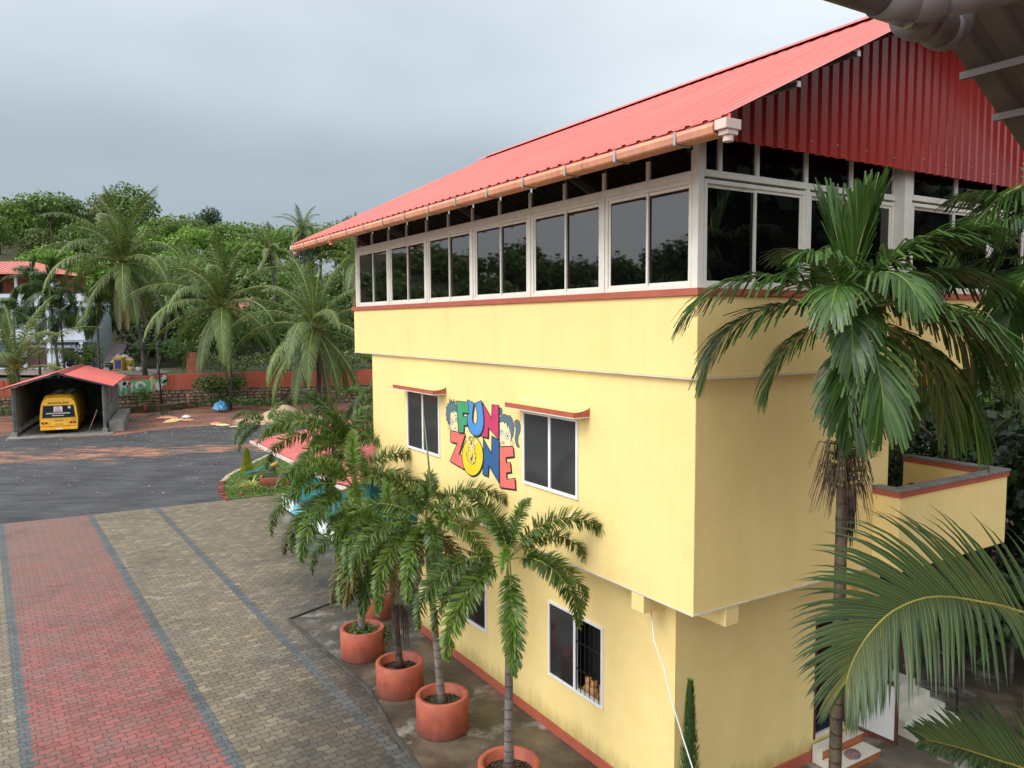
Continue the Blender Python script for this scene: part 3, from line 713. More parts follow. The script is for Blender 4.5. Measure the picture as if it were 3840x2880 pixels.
for y0, y1 in ((6.62, 8.52), (2.10, 3.97)):
    sh = MB().prism([(0, y0, 5.59), (-.285, y0, 5.59), (-.285, y0, 5.665), (-.2, y0, 5.668), (-.1, y0, 5.682), (-.03, y0, 5.705), (0, y0, 5.735)], (0, y1 - y0, 0))
    c = P('window_shade', sh, 'yellow')
    P('shade_edge', MB().box(-.291, -.2855, y0 - .004, y1 + .004, 5.592, 5.668).prism([(-.0, y0 - .005, 5.592), (-.291, y0 - .005, 5.592), (-.291, y0 - .005, 5.668), (-.2, y0 - .005, 5.666), (-.1, y0 - .005, 5.680), (-.03, y0 - .005, 5.703), (0, y0 - .005, 5.733)], (0, .0045, 0)), 'trim_red', c)
    P('shade_bead', MB().box(-.295, -.005, y0 - .008, y1 + .008, 5.578, 5.5915), 'trim_white', c)
# ---------------------------------------------------------------- painted lettering on the long front
def mur(x, y):
    r = RM @ Vector(((1640 + x * .22911 - CX) / F, (1470 + y * .22911 - CY) / F, 1))
    vn = Vector((math.cos(BR), math.sin(BR), 0)); c = Vector((0, 0, EYE))
    p = c + r * ((BO - c).dot(vn) / r.dot(vn)); q = p - BO
    return (-q.x * math.sin(BR) + q.y * math.cos(BR), p.z)
mu = empty('mural', parent=SC)
for nm, c in (('m_green', (.05, .33, .15)), ('m_blue', (.07, .27, .62)), ('m_mag', (.55, .04, .13)), ('m_salmon', (.80, .16, .13)), ('m_yel', (.86, .62, .02)),
              ('m_navy', (.025, .11, .27)), ('m_black', (.015, .015, .018)), ('m_hair', (.10, .17, .21)), ('m_skin', (.80, .70, .40)), ('m_white', (.75, .75, .72)), ('m_red', (.55, .18, .16)), ('m_gir', (.75, .58, .10))):
    pm(nm, c, tuple(x * .85 for x in c), 5, .7, .15, 30)
def paint(pts, mat, lvl, mb=None):
    m = mb or MB(); q = [mur(*p) for p in pts]
    m.poly([(-.003 - lvl * .0012, a, b) for a, b in q][::-1]); return m
def stroke(pts, w, lvl, mb, close=True):
    n = len(pts)
    for i in range(n if close else n - 1):
        (x0, y0), (x1, y1) = pts[i], pts[(i + 1) % n]; L = math.hypot(x1 - x0, y1 - y0) or 1
        dx, dy = (x1 - x0) / L * w * .5, (y1 - y0) / L * w * .5
        paint([(x0 - dx - dy, y0 - dy + dx), (x1 + dx - dy, y1 + dy + dx), (x1 + dx + dy, y1 + dy - dx), (x0 - dx + dy, y0 - dy - dx)], None, lvl + .01 * (i % 7), mb)
def ell(cx, cy, rx, ry, n=28, a0=0, a1=360): return [(cx + rx * math.cos(R(a0 + (a1 - a0) * i / n)), cy + ry * math.sin(R(a0 + (a1 - a0) * i / n))) for i in range(n)]
LET = [('m_salmon', 1, [(218, 630), (462, 690), (355, 1022), (458, 1050), (435, 1265), (210, 1130), (330, 840), (218, 815)]),
 ('m_green', 3, [(318, 145), (522, 165), (524, 350), (425, 338), (425, 395), (497, 400), (497, 545), (440, 545), (437, 665), (355, 665)]),
 ('m_yel', 2, ell(582, 1052, 172, 318, 40)),
 ('m_navy', 2, [(755, 760), (890, 1000), (895, 715), (1015, 790), (1015, 1490), (845, 1200), (832, 1380), (745, 1345), (765, 1100)]),
 ('m_mag', 4, [(745, 170), (895, 430), (900, 205), (1010, 218), (1010, 780), (840, 580), (835, 750), (725, 725), (770, 550), (770, 350)]),
 ('m_blue', 6, [(500, 125), (610, 180), (585, 330), (580, 430), (590, 490), (608, 515), (630, 522), (650, 510), (662, 450), (658, 330), (632, 180), (725, 140), (750, 250), (765, 400), (766, 520), (750, 620), (710, 695), (650, 722), (590, 700), (545, 650), (515, 580), (500, 480), (497, 390), (525, 360), (524, 250)]),
 ('m_salmon', 3, [(1025, 895), (1245, 895), (1258, 1055), (1125, 1070), (1135, 1160), (1200, 1150), (1215, 1310), (1135, 1320), (1145, 1430), (1275, 1410), (1287, 1595), (1030, 1560)])]
for mat, lv, pts in LET:
    l = P('painted_letter', paint(pts, mat, lv + .9), mat, mu)
    b = paint([(x + 16, y + 26) for x, y in pts], None, lv); stroke(pts, 11, lv + 1.0, b); P('letter_outline', b, 'm_black', l)
def figure(name, layers):
    f = empty(name, parent=mu); k = 0
    f.name = name
    for part, mat, pts, out_ in layers:
        k += .12
        m = paint(pts, mat, .1 + k); P(part, m, mat, f)
        if out_: m = MB(); stroke(pts, 6, .16 + k, m); P('outline', m, 'm_black', f)
figure('painted_boy', [
 ('ear', 'm_skin', ell(200, 560, 22, 52, 16), 1),
 ('face', 'm_skin', [(200, 520), (215, 350), (240, 300), (328, 335), (345, 632), (290, 640), (232, 612), (205, 560)], 1),
 ('hair', 'm_hair', [(340, 350), (318, 330), (270, 290), (262, 350), (240, 305), (215, 360), (208, 430), (212, 560), (190, 500), (178, 520), (165, 450), (150, 470), (155, 390), (140, 380), (152, 300), (146, 240), (172, 225), (168, 190), (196, 190), (204, 108), (226, 172), (236, 120), (250, 170), (278, 118), (272, 178), (302, 150), (290, 195), (322, 215)], 1),
 ('eye', 'm_white', ell(243, 490, 22, 42, 16), 1), ('eye', 'm_white', ell(314, 455, 18, 40, 16), 1),
 ('pupil', 'm_black', ell(245, 492, 9, 17, 12), 0), ('pupil', 'm_black', ell(316, 452, 8, 15, 12), 0),
 ('brow', 'm_black', [(212, 440), (238, 405), (238, 418), (216, 448)], 0), ('brow', 'm_black', [(284, 388), (318, 372), (318, 384), (288, 398)], 0),
 ('mouth', 'm_red', [(272, 590), (300, 585), (312, 552), (312, 590), (298, 608)], 0)])
figure('painted_girl', [
 ('ponytail', 'm_hair', [(1015, 258), (1050, 258), (1068, 310), (1058, 365), (1020, 385)], 1),
 ('ponytail', 'm_hair', [(1258, 500), (1275, 465), (1308, 450), (1345, 480), (1363, 560), (1358, 650), (1328, 730), (1320, 820), (1350, 903), (1318, 908), (1290, 860), (1270, 770), (1285, 660), (1285, 580), (1262, 555)], 1),
 ('ear', 'm_skin', ell(1222, 840, 22, 48, 16), 1),
 ('face', 'm_skin', [(1020, 480), (1120, 460), (1160, 500), (1208, 690), (1206, 885), (1060, 885), (1022, 820)], 1),
 ('hair', 'm_hair', [(1016, 500), (1024, 440), (1050, 385), (1090, 355), (1130, 372), (1150, 385), (1190, 380), (1225, 430), (1250, 520), (1258, 620), (1246, 710), (1205, 800), (1208, 700), (1185, 610), (1158, 525), (1150, 590), (1140, 520), (1118, 490), (1100, 525), (1096, 486), (1060, 490)], 1),
 ('eye', 'm_white', ell(1053, 655, 27, 50, 18), 1), ('eye', 'm_white', ell(1150, 722, 29, 54, 18), 1),
 ('pupil', 'm_black', ell(1055, 650, 11, 20, 12), 0), ('pupil', 'm_black', ell(1150, 722, 11, 21, 12), 0),
 ('mouth', 'm_red', [(1052, 790), (1085, 820), (1110, 835), (1090, 862), (1062, 835)], 0), ('hair_band', 'm_salmon', ell(1266, 525, 12, 28, 12), 0)])
figure('painted_giraffe', [
 ('disc', 'm_yel', ell(582, 1052, 60, 130, 20), 0)])
gf = [o for o in mu.children if o.name == 'painted_giraffe'][0]
for part, mat, pts, lv in (('ear', 'm_skin', [(535, 860), (500, 820), (490, 735), (522, 780), (545, 850)], 5), ('ear', 'm_white', [(598, 850), (640, 790), (660, 770), (652, 830), (612, 862)], 5),
   ('horn', 'm_hair', [(532, 800), (534, 718), (548, 718), (548, 800)], 5), ('horn', 'm_hair', [(580, 800), (590, 735), (600, 735), (596, 800)], 5),
   ('head', 'm_gir', [(520, 880), (545, 800), (595, 800), (605, 870), (618, 960), (640, 1040), (636, 1120), (610, 1175), (580, 1182), (545, 1165), (515, 1120), (490, 1060), (480, 1010), (495, 985), (520, 975)], 5.3),
   ('forelock', 'm_hair', [(548, 860), (555, 795), (582, 795), (575, 850), (560, 880)], 5.7), ('eye', 'm_white', ell(528, 905, 14, 28, 12), 5.9), ('eye', 'm_white', ell(580, 908, 18, 32, 12), 5.9),
   ('pupil', 'm_black', ell(530, 910, 6, 12, 10), 6.2), ('pupil', 'm_black', ell(580, 914, 7, 14, 10), 6.2), ('mouth', 'm_red', [(550, 1100), (585, 1040), (585, 1100), (570, 1150), (548, 1140)], 5.9),
   ('mouth_line', 'm_black', [(545, 1095), (575, 1050), (585, 990), (590, 1050), (578, 1090), (552, 1112)], 6.1), ('nostril', 'm_black', ell(498, 1022, 5, 12, 8), 6), ('nostril', 'm_black', ell(520, 1045, 5, 12, 8), 6),
   ('spot', 'm_black', ell(628, 1080, 6, 20, 8), 6), ('spot', 'm_black', ell(620, 1010, 6, 14, 8), 6), ('spot', 'm_black', ell(598, 1160, 8, 12, 8), 6)):
    P(part, paint(pts, mat, lv), mat, gf)
b = MB(); stroke([(480, 1010), (495, 985), (520, 975), (522, 880)], 6, 6.4, b, False); stroke([(605, 870), (618, 960), (640, 1040), (636, 1120), (610, 1175), (580, 1182), (545, 1165), (515, 1120), (490, 1060), (480, 1010)], 6, 6.4, b, False)
P('outline', b, 'm_black', gf)
# ---------------------------------------------------------------- door, steps and small things by the gable front
dr = P('door', MB().box(3.405, 3.45, .735, .80, .36, 2.315).box(4.20, 4.245, .735, .80, .36, 2.315).box(3.45, 4.20, .735, .80, 2.27, 2.315), 'brown_door')
P('door_leaf', MB().prism([(4.19, .80, .44), (4.15, .80, .44), (4.05, 1.6, .44), (4.09, 1.6, .44)], (0, 0, 1.83)), 'brown_door', dr)
P('doorway_floor', MB().box(3.45, 4.2, .75, 2.38, .36, .42), 'tile_white', dr)
P('doorway_lining', MB().box(3.30, 3.405, .93, 2.4, .36, 2.5).box(4.245, 4.35, .93, 2.4, .36, 2.5).box(3.3, 4.35, .93, 2.4, 2.4, 2.5), 'brown_door', dr)
hd = empty('half_door', (4.23, .735, 0), R(4), parent=SC)
P('half_door_panel', MB().box(.03, .055, -.78, -.03, .43, 1.30), 'panel_white', hd)
P('half_door_frame', MB().box(.02, .065, -.82, -.78, .37, 1.36).box(.02, .065, -.03, 0, .37, 1.36).box(.02, .065, -.78, -.03, .37, .43).box(.02, .065, -.78, -.03, 1.30, 1.36), 'brown_door', hd)
st = empty('door_step', parent=SC)
P('step', MB().box(3.36, 4.38, .53, .70, .0, .29), 'tile_orange', st); P('step', MB().box(3.36, 4.36, .215, .53, .0, .14), 'tile_orange', st)
tp = MB()
for i in range(3): tp.box(3.345 + i * .347, 3.345 + i * .347 + .343, .515, .712, .29, .305); tp.box(3.345 + i * .342, 3.345 + i * .342 + .338, .2, .515, .14, .156)
P('step_tile', tp, 'tile_white', st, bevel=.003); P('step_side', MB().box(3.340, 3.359, .20, .70, 0, .1395).box(3.340, 3.359, .53, .70, .1395, .289), 'tile_white', st)
o = MB().box(-.3, .3, -.2, .2, 0, .018).build('door_mat', 'navy', loc=bl(3.80, .98, .422), rz=BR, bevel=.006); tag(o, 'dark blue mat lying inside the open doorway', 'mat')
def crumple(rx, ry, h, seed, n=14):
    rnd = random.Random(seed); vs = []; fs = []
    for j in range(n):
        for i in range(n):
            x, y = (i / (n - 1) * 2 - 1), (j / (n - 1) * 2 - 1); r = math.hypot(x, y)
            k = 1 / max(1, r * 1.05); x *= k; y *= k
            z = max(0, 1 - (x * x + y * y)) ** .6 * h * (.45 + .55 * rnd.random()) + .004
            vs.append((x * rx * (1 + rnd.uniform(-.12, .12)), y * ry * (1 + rnd.uniform(-.12, .12)), z))
    for j in range(n - 1):
        for i in range(n - 1): a = j * n + i; fs.append((a, a + 1, a + n + 1, a + n))
    return MB().add(vs, fs, True)
tag(crumple(.17, .12, .06, 3).build('floor_cloth', 'cloth_mauve', loc=bl(3.86, .36, .157), rz=BR + .4), 'crumpled mauve cloth lying on the lower tiled step', 'cloth')
sr = empty('side_steps', bl(5.25, .45), BR, 'white tiled steps with a black rail beyond the half door', 'steps')
for i in range(4): MB().box(0, 1.25 - i * .06, .24 * i - .35, .9, .14 * i + .03, .14 * (i + 1) + .03).build('step', 'tile_white', sr, bevel=.006)
r_ = MB(); r_.tube([(1.2, -.3, .1), (1.2, -.3, 1.0)], .02).tube([(1.2, .6, .5), (1.2, .6, 1.5)], .02).tube([(1.2, -.3, 1.0), (1.2, .6, 1.5)], .02).tube([(1.2, -.3, .6), (1.2, .6, 1.1)], .015)
r_.build('hand_rail', 'black', sr)
# white cable sagging from the bracket to the ground in front
cb_ = [bl(.25, 1.04, 3.045), bl(.0, .70, 2.75), bl(-.05, .45, 2.47), bl(-.10, .28, 2.2), bl(-.12, .02, 1.75), bl(-.15, -.25, 1.35), bl(-.2, -.5, 1.05), bl(-.3, -.8, .5), bl(-.35, -1.0, .05)]
tag(MB().tube(cb_, .009, 6).build('cable', 'm_white'), 'thin white cable sagging from the wall bracket towards the ground', 'cable')
for i, (x, z) in enumerate(((2.55, 1.06), (2.75, 1.06), (2.9, 1.06))):
    t_ = MB().ball((0, 0, .09), .08, 8, (1, .8, 1)).ball((0, 0, .2), .06, 8).ball((-.04, 0, .25), .02, 6).ball((.04, 0, .25), .02, 6)
    lab = ['orange soft toy behind the window grille, nearest the corner', 'orange soft toy behind the grille, between two others', 'orange soft toy behind the grille, beside the sliding pane'][i]
    tag(t_.build('soft_toy', 'toy_orange', loc=bl(.53, x - .1, z - .02)), lab, 'toy', 'toys on the window ledge')
# ---------------------------------------------------------------- palms
def frond(L, n, ll, lw, e0, bend, seed, mode='pinnate', droop=.5, lift=.25, start=.15, seg=3, jit=.12, ang0=72, ang1=28, blunt=False, rr=.012, fade=1.0):
    """a palm leaf: returns (rachis MB, leaflet MB); grows along +X, gravity -Z"""
    rnd = random.Random(seed); NS = 14; p = Vector((0, 0, 0)); pts = [p.copy()]; tan = []
    for i in range(NS):
        t = i / (NS - 1); a = R(e0) - R(bend) * t ** 1.25
        d = Vector((math.cos(a), 0, math.sin(a))); tan.append(d); p = p + d * (L / NS); pts.append(p.copy())
    tan.append(tan[-1])
    ra = MB(); ra.tube(pts, [rr * (1 - .85 * i / NS) for i in range(NS + 1)], 5)
    lf = MB()
    for k in range(n):
        t = start + (1 - start) * k / (n - 1); fi = min(t * NS, NS - .001); i = int(fi); f = fi - i
        b = pts[i].lerp(pts[i + 1], f); T = tan[i].lerp(tan[i + 1], f).normalized(); up = T.cross(Vector((0, 1, 0))).normalized()
        if up.z < 0 and T.z > -.98: up = up if T.x < 0 else -up
        prof = math.sin(math.pi * min(1, (t - start) / (1 - start) * .85 + .15)) ** .55 * fade + (1 - fade)
        for sd in (-1, 1):
            if mode == 'plume': az = rnd.uniform(-85, 100)
            else: az = math.degrees(lift) + rnd.uniform(-8, 8)
            S_ = (Vector((0, sd, 0)) * math.cos(R(az)) + up * math.sin(R(az))).normalized()
            an = R(ang0 + (ang1 - ang0) * (t - start) / (1 - start) + rnd.uniform(-7, 7))
            d = (T * math.cos(an) + S_ * math.sin(an)).normalized(); l = ll * max(.28, prof) * rnd.uniform(1 - jit, 1 + jit)
            q = b.copy(); wv = d.cross(S_.cross(T)).normalized() if mode != 'plume' else d.cross(up if abs(d.dot(up)) < .9 else T).normalized()
            wd = [.55, 1, .85, .0] if not blunt else [.4, 1, 1.0, .62]
            if seg == 2: wd = [wd[0], 1, wd[3]]
            vs = []
            for s in range(seg + 1):
                w_ = wv * (lw * .5 * wd[s]) * (1 if mode == 'plume' else min(1, .5 + prof))
                vs += [q - w_, q + w_]
                d = (d + Vector((0, 0, -1)) * (droop * rnd.uniform(.6, 1.3) / seg * (.5 + s * .6))).normalized(); q = q + d * (l / seg)
            lf.add(vs, [(2 * s, 2 * s + 1, 2 * s + 3, 2 * s + 2) for s in range(seg)])
    return ra, lf
def fm(name, mats, *a, **k):            # one mesh with rachis + leaflets (two materials)
    ra, lf = frond(*a, **k); nr = len(ra.f); ra.add(lf.v, [tuple(f) for f in lf.f]); me = ra.mesh(name, list(mats))
    me.polygons.foreach_set('material_index', [0] * nr + [1] * (len(me.polygons) - nr)); me.update(); return me
def palm(name, base, top, r0, r1, stem, fronds, label, cat='palm', group=None, shaft=None, rnd=None, curve=0.0, skirt=None, nuts=None):
    """fronds: list of (mesh, azimuth deg, scale[, dz])"""
    base = Vector(base); top = Vector(top); root = empty(name, base, 0, label, cat, group); t = top - base
    pts = [t * (i / 8) + Vector((curve * math.sin(math.pi * i / 8), 0, 0)) for i in range(9)]
    rr = [r0 + (r1 - r0) * min(1, (i / 8) ** .7) for i in range(9)]; rr[0] *= 1.15
    MB().tube(pts, rr, 12).build('trunk', stem, root)
    z0 = t.copy()
    if shaft:
        ln, r, m = shaft; ax = t.normalized()
        MB().tube([z0, z0 + ax * ln * .3, z0 + ax * ln * .75, z0 + ax * ln * 1.1], [r, r * 1.1, r * .8, r * .4], 10).build('crownshaft', m, root); z0 = z0 + ax * ln
    for fr in fronds:
        me, az, sc = fr[:3]; dz = fr[3] if len(fr) > 3 else 0
        inst('frond', me, root, z0 + Vector((0, 0, dz)), (0, 0, R(az)), sc)
    if skirt:
        inst('dead_leaves', skirt, root, z0)
    if nuts:
        m, n, r, sp, dz = nuts; b = MB(); q = random.Random(n)
        for i in range(n): a = q.uniform(0, 6.28); k = q.uniform(.4, 1); b.ball((z0.x + sp * k * math.cos(a), z0.y + sp * k * math.sin(a), z0.z + dz + q.uniform(-.9, .3) * sp), r, 6)
        b.build('nuts', m, root)
    return root
# leaf meshes: foxtail palms of the pots
FX = {}
for i, (e0, bd, L) in enumerate(((80, 70, 1.5), (58, 112, 1.85), (40, 118, 1.9), (20, 108, 1.8), (-8, 78, 1.6), (-38, 46, 1.45))):
    FX[i] = fm('frond', ('rachis', 'lf_foxtail'), L, 165, .235, .027, e0, bd, 40 + i, mode='plume', droop=.42, start=.16, ang0=74, ang1=50, blunt=False, rr=.013)
FX['lime'] = fm('frond', ('rachis', 'lf_foxtail_lime'), 1.9, 160, .25, .027, 55, 118, 61, mode='plume', droop=.5, start=.14, ang0=68, ang1=45)
FX['rust'] = fm('frond', ('rachis', 'lf_foxtail_rust'), 1.6, 130, .25, .026, -12, 70, 62, mode='plume', droop=.5, start=.14, ang0=66, ang1=42)
sk = MB(); q = random.Random(5)
for i in range(46):
    a = q.uniform(0, 6.28); l = q.uniform(.25, .6); r = q.uniform(.06, .16)
    sk.tube([(.05 * math.cos(a), .05 * math.sin(a), .05), (r * math.cos(a), r * math.sin(a), -.1), (r * 1.1 * math.cos(a), r * 1.1 * math.sin(a), -l)], [.006, .005, .002], 4)
SKIRT = sk.mesh('dead_leaves', 'fibre')
POTS = [(2.4, -1.22, .45), (4.76, -1.1, .45), (6.44, -1.14, .45), (8.33, -1.15, .46), (10.3, .02, .45)]
plab = ['red round planter nearest the viewer, cut by the bottom edge', 'red round planter with weeds round a ringed grey stem', 'red round planter with pebbles round a dark stem', 'red round planter overgrown with green creeper', 'red round planter farthest along the row, half hidden by fronds']
for i, ((u_, v_, r), lb) in enumerate(zip(POTS, plab)):
    h = .60; rt = empty('planter', bl(v_, u_, .035), R(i * 37), lb, 'planter', 'round red planters in a row beside the school')
    rt.scale = (1, 1, (1.0, 1.02, .97, 1.0, 1.03)[i])
    MB().lathe([(0, 0), (r * .99, 0), (r, .02), (r * .985, h * .5), (r * .992, h * .52), (r, h - .01), (r - .01, h), (r - .07, h), (r - .08, h - .01), (r - .085, h - .22), (0, h - .2)], 40).build('pot_wall', 'pot_red', rt)
    MB().lathe([(0, h - .155), (r - .083, h - .17)], 28).build('soil', 'soil', rt)
    pb = MB(); q = random.Random(i)
    for k in range(170):
        a = q.uniform(0, 6.28); d = (r - .1) * q.uniform(.2, 1) ** .6; s = q.uniform(.008, .02); pb.ball((d * math.cos(a), d * math.sin(a), h - .152), s, 4, (1.3, 1, .7))
    tag(pb.build('pebbles', 'pebble', rt), kind='stuff')
def leafcloud(seed, n, rx, ry, rz, size, cz=0, shell=.55, up=.3, blobs=5, aspect=.6, curl=0):
    """foliage as many small leaf faces over several lobes"""
    q = random.Random(seed); m = MB(); B = []
    for i in range(blobs):
        a = 2 * math.pi * (i + q.random() * .6) / blobs; k = q.uniform(.35, .62)
        B.append((Vector((math.cos(a) * rx * k, math.sin(a) * ry * k, cz + q.uniform(-.5, .62) * rz * .6)), q.uniform(.36, .56)))
    B.append((Vector((0, 0, cz + rz * .28)), .58))
    tot = sum(b[1] ** 2 for b in B); vs = []; fs = []
    for c, k in B:
        for _ in range(int(n * k * k / tot)):
            d = Vector((q.gauss(0, 1), q.gauss(0, 1), q.gauss(0, 1))).normalized(); rr = (shell + (1 - shell) * q.random() ** .5) * (1 + .16 * math.sin(d.x * 7 + c.x) * math.sin(d.y * 6 + d.z * 5))
            p = c + Vector((d.x * rx * k, d.y * ry * k, d.z * rz * k)) * rr
            nn_ = (d + Vector((q.gauss(0, .6), q.gauss(0, .6), q.gauss(0, .6) + up))).normalized()
            t_ = nn_.orthogonal().normalized(); t_ = (t_ * math.cos(q.random() * 6.28) + nn_.cross(t_) * math.sin(q.random() * 6.28)).normalized(); b_ = nn_.cross(t_)
            s = size * q.uniform(.6, 1.3); w_ = s * aspect
            k0 = len(vs); vs += [p - t_ * s * .5, p - b_ * w_ * .5 - nn_ * curl * s, p + t_ * s * .5 - nn_ * s * .15, p + b_ * w_ * .5 - nn_ * curl * s]; fs.append((k0, k0 + 1, k0 + 2, k0 + 3))
    return m.add(vs, fs)
c_ = leafcloud(3, 420, .40, .40, .14, .07, 0, .3, .8, 6).build('pot_creeper', 'lf_ivy', loc=bl(-1.15, 8.33, .60)); tag(c_, 'green creeper filling and spilling from a red planter', 'creeper')
c2_ = leafcloud(4, 160, .16, .16, .30, .07, 0, .3, .8, 4).build('pot_creeper', 'lf_ivy', loc=bl(-.72, 8.05, .45)); tag(c2_, 'strand of creeper hanging down outside the planter rim', 'creeper')
w_ = MB(); q = random.Random(9)
for i in range(160):
    a = q.uniform(0, 6.28); d = q.uniform(.1, .36); x, y = d * math.cos(a), d * math.sin(a); l = q.uniform(.04, .11); dx, dy = q.uniform(-.05, .05), q.uniform(-.05, .05)
    w_.add([(x, y, 0), (x + .008, y, 0), (x + dx, y + dy, l)], [(0, 1, 2)])
tag(w_.build('pot_weeds', 'lf_ivy', loc=bl(-1.1, 4.76, .48)), 'low weeds round the ringed stem inside a planter', 'weeds', kind='stuff')
GP = 'foxtail palms planted in the round pots'
def bw(u_, v_): return bl(v_, u_, .45)
palm('foxtail_palm', bw(2.4, -1.22), at(1908, 2240, 10.9), .080, .050, 'stem_grey',
     [(FX[0], 150, .85), (FX['lime'], 262, .45), (FX[0], 60, .7), (FX[1], 5, 1.0), (FX[2], 22, .85), (FX[3], 318, .95), (FX[5], 275, 1.1), (FX[3], 208, 1.05), (FX[4], 225, 1.1), (FX[4], 190, 1.0), (FX[3], 340, .85), (FX[1], 120, .8)],
     'foxtail palm with smooth grey stem in the nearest planter', group=GP, shaft=(.55, .044, 'shaft'))
palm('foxtail_palm', bw(4.76, -1.10), at(1625, 2290, 12.95), .075, .055, 'stem_grey',
     [(FX[0], 200, .85), (FX[1], 10, .98), (FX[2], 355, .95), (FX[3], 330, .95), (FX[2], 170, 1.0), (FX[3], 215, 1.0), (FX[4], 260, 1.0), (FX[5], 300, .95), (FX[1], 90, 1.0), (FX[4], 190, .95), (FX['rust'], 318, .9), (FX[3], 285, .9), (FX[4], 230, 1.0), (FX['rust'], 265, .9)],
     'foxtail palm with ringed stem, green shaft and an upright spear leaf', group=GP, shaft=(1.5, .056, 'shaft'))
palm('foxtail_palm', bw(6.44, -1.14), at(1468, 2150, 14.35), .075, .055, 'stem_coco',
     [(FX[1], 40, 1.0), (FX[2], 150, 1.0), (FX[3], 195, 1.05), (FX[4], 235, 1.1), (FX[5], 265, 1.1), (FX[4], 300, 1.05), (FX[3], 345, .95), (FX['rust'], 222, 1.1), (FX['rust'], 285, 1.0), (FX[0], 90, .9), (FX[1], 330, .95), (FX[2], 250, 1.0), (FX[5], 215, 1.05), (FX['rust'], 180, .9), (FX[5], 245, 1.15), (FX['rust'], 240, 1.1)],
     'foxtail palm with dark stem and a skirt of dead leaflets', group=GP, shaft=(.85, .055, 'shaft'))
inst('dead_leaves', SKIRT, [o for o in COL.objects if o.name == 'foxtail_palm.002'][0], (0, 0, 1.15), (0, 0, 0), 1.3)
palm('foxtail_palm', bw(8.33, -1.15), at(1335, 1990, 15.95), .08, .06, 'stem_grey',
     [(FX['lime'], 172, 1.0), (FX['lime'], 190, .8), (FX[0], 100, 1.0), (FX[1], 220, 1.1), (FX[3], 195, 1.25), (FX[4], 232, 1.25), (FX[5], 262, 1.15), (FX[2], 320, 1.05), (FX[3], 285, 1.1), (FX[1], 30, 1.1), (FX[2], 150, 1.15), (FX['rust'], 182, 1.35), (FX[4], 205, 1.2), (FX[2], 5, 1.0)],
     'foxtail palm with a lime green new leaf, standing in the creeper planter', group=GP, shaft=(.9, .058, 'shaft'))
palm('foxtail_palm', bw(10.3, .02), at(1335, 1830, 18.2), .085, .06, 'stem_grey',
     [(FX[0], 60, .9), (FX[0], 170, 1.3), (FX[1], 165, 1.4), (FX[1], 200, 1.35), (FX[2], 180, 1.3), (FX[2], 235, 1.0), (FX[3], 185, .95), (FX[4], 255, .9), (FX[3], 300, .9), (FX[2], 345, .9), (FX[1], 20, 1.0), (FX[2], 140, 1.0), (FX[4], 180, .9), (FX[0], 250, .9)],
     'foxtail palm with long arching leaves above the farthest planter', group=GP, shaft=(.9, .06, 'shaft'))
# the straight unopened spear above the second pot palm
sp = at(1590, 1560, 13.2); b0 = at(1618, 1850, 12.9)
tag(MB().tube([b0, b0.lerp(sp, .5), sp], [.022, .016, .003], 6).build('spear_leaf', 'shaft'), 'unopened palm leaf standing like a pole before the small window', 'leaf')
for (px, py, Y, hgt, lb, k) in ((1440, 1745, 24.5, 3.2, 'feathery palm with dark stem standing between the hut and the school wall', 3), (1400, 1690, 32, 3.6, 'feathery palm whose crown rises behind the pink hut roof', 4), (1460, 1640, 27, 4.6, 'tall feathery palm close to the far corner of the school', 5)):
    p = at(px, py, Y); p.z = 0; q = random.Random(k)
    palm('foxtail_palm', p, p + Vector((0, 0, hgt)), .10, .07, 'stem_coco', [(FX[j % 6], q.uniform(0, 360), 1.15) for j in (0, 1, 1, 2, 2, 3, 3, 4, 2, 3)], lb, group='foxtail palms round the pink hut')
p = at(1022, 1790, 35.6); p.z = .25
palm('foxtail_palm', p, at(1005, 1590, 35.6), .15, .05, 'stem_grey', [(FX[j], a, s_ * 1.1) for j, a, s_ in ((0, 40, .8), (1, 190, .95), (2, 170, .9), (3, 215, 1.05), (4, 200, 1.1), (3, 330, 1.1), (2, 10, 1.0), (1, 350, .9), (4, 345, 1.0), (5, 280, .8))],
     'small feathery palm with a bottle-shaped stem in the lawn bed')
# ---- the big areca palm before the gable front
AR = {}
for i, (e0, bd, L) in enumerate(((84, 14, 1.15), (64, 66, 1.5), (44, 92, 1.65), (22, 96, 1.65), (-12, 70, 1.5), (-52, 32, 1.25))):
    AR[i] = fm('frond', ('rachis', 'lf_areca'), L, 50, .66, .032, e0, bd, 80 + i, droop=1.0 if i else .2, lift=.30, start=.20, seg=3, ang0=58 if i else 26, ang1=14 if i else 8, blunt=True, rr=.016, jit=.18, fade=.65)
T0 = at(3130, 2700, 8.3); T0.z = .035; T1 = at(3164, 1660, 8.35)
bp = palm('areca_palm', (T0.x + .02, 8.3, .035), T1, .076, .060, 'stem_areca',
     [(AR[0], 120, 1.0), (AR[0], 20, 1.05), (AR[0], 300, .95), (AR[1], 335, 1.1), (AR[1], 8, 1.05), (AR[1], 100, 1.0), (AR[2], 180, 1.15), (AR[2], 350, 1.2), (AR[3], 322, 1.2), (AR[3], 5, 1.1), (AR[3], 345, 1.1), (AR[4], 268, .95, -.05), (AR[5], 260, .82, -.22), (AR[5], 236, .70, -.2), (AR[5], 290, .72, -.2), (AR[3], 250, .75, 0), (AR[4], 350, 1.1), (AR[4], 178, .8), (AR[2], 275, .85, .1), (AR[1], 225, .8), (AR[2], 60, 1.0), (AR[3], 178, 1.1), (AR[4], 335, 1.2), (AR[4], 10, 1.2), (AR[1], 350, 1.1), (AR[2], 240, .8)],
     'large dark green areca palm with hanging fruit brushes before the gable front', shaft=(1.35, .066, 'shaft'))
q = random.Random(12); fb = MB(); fl = MB()
cz = T1.z - .035 - .16
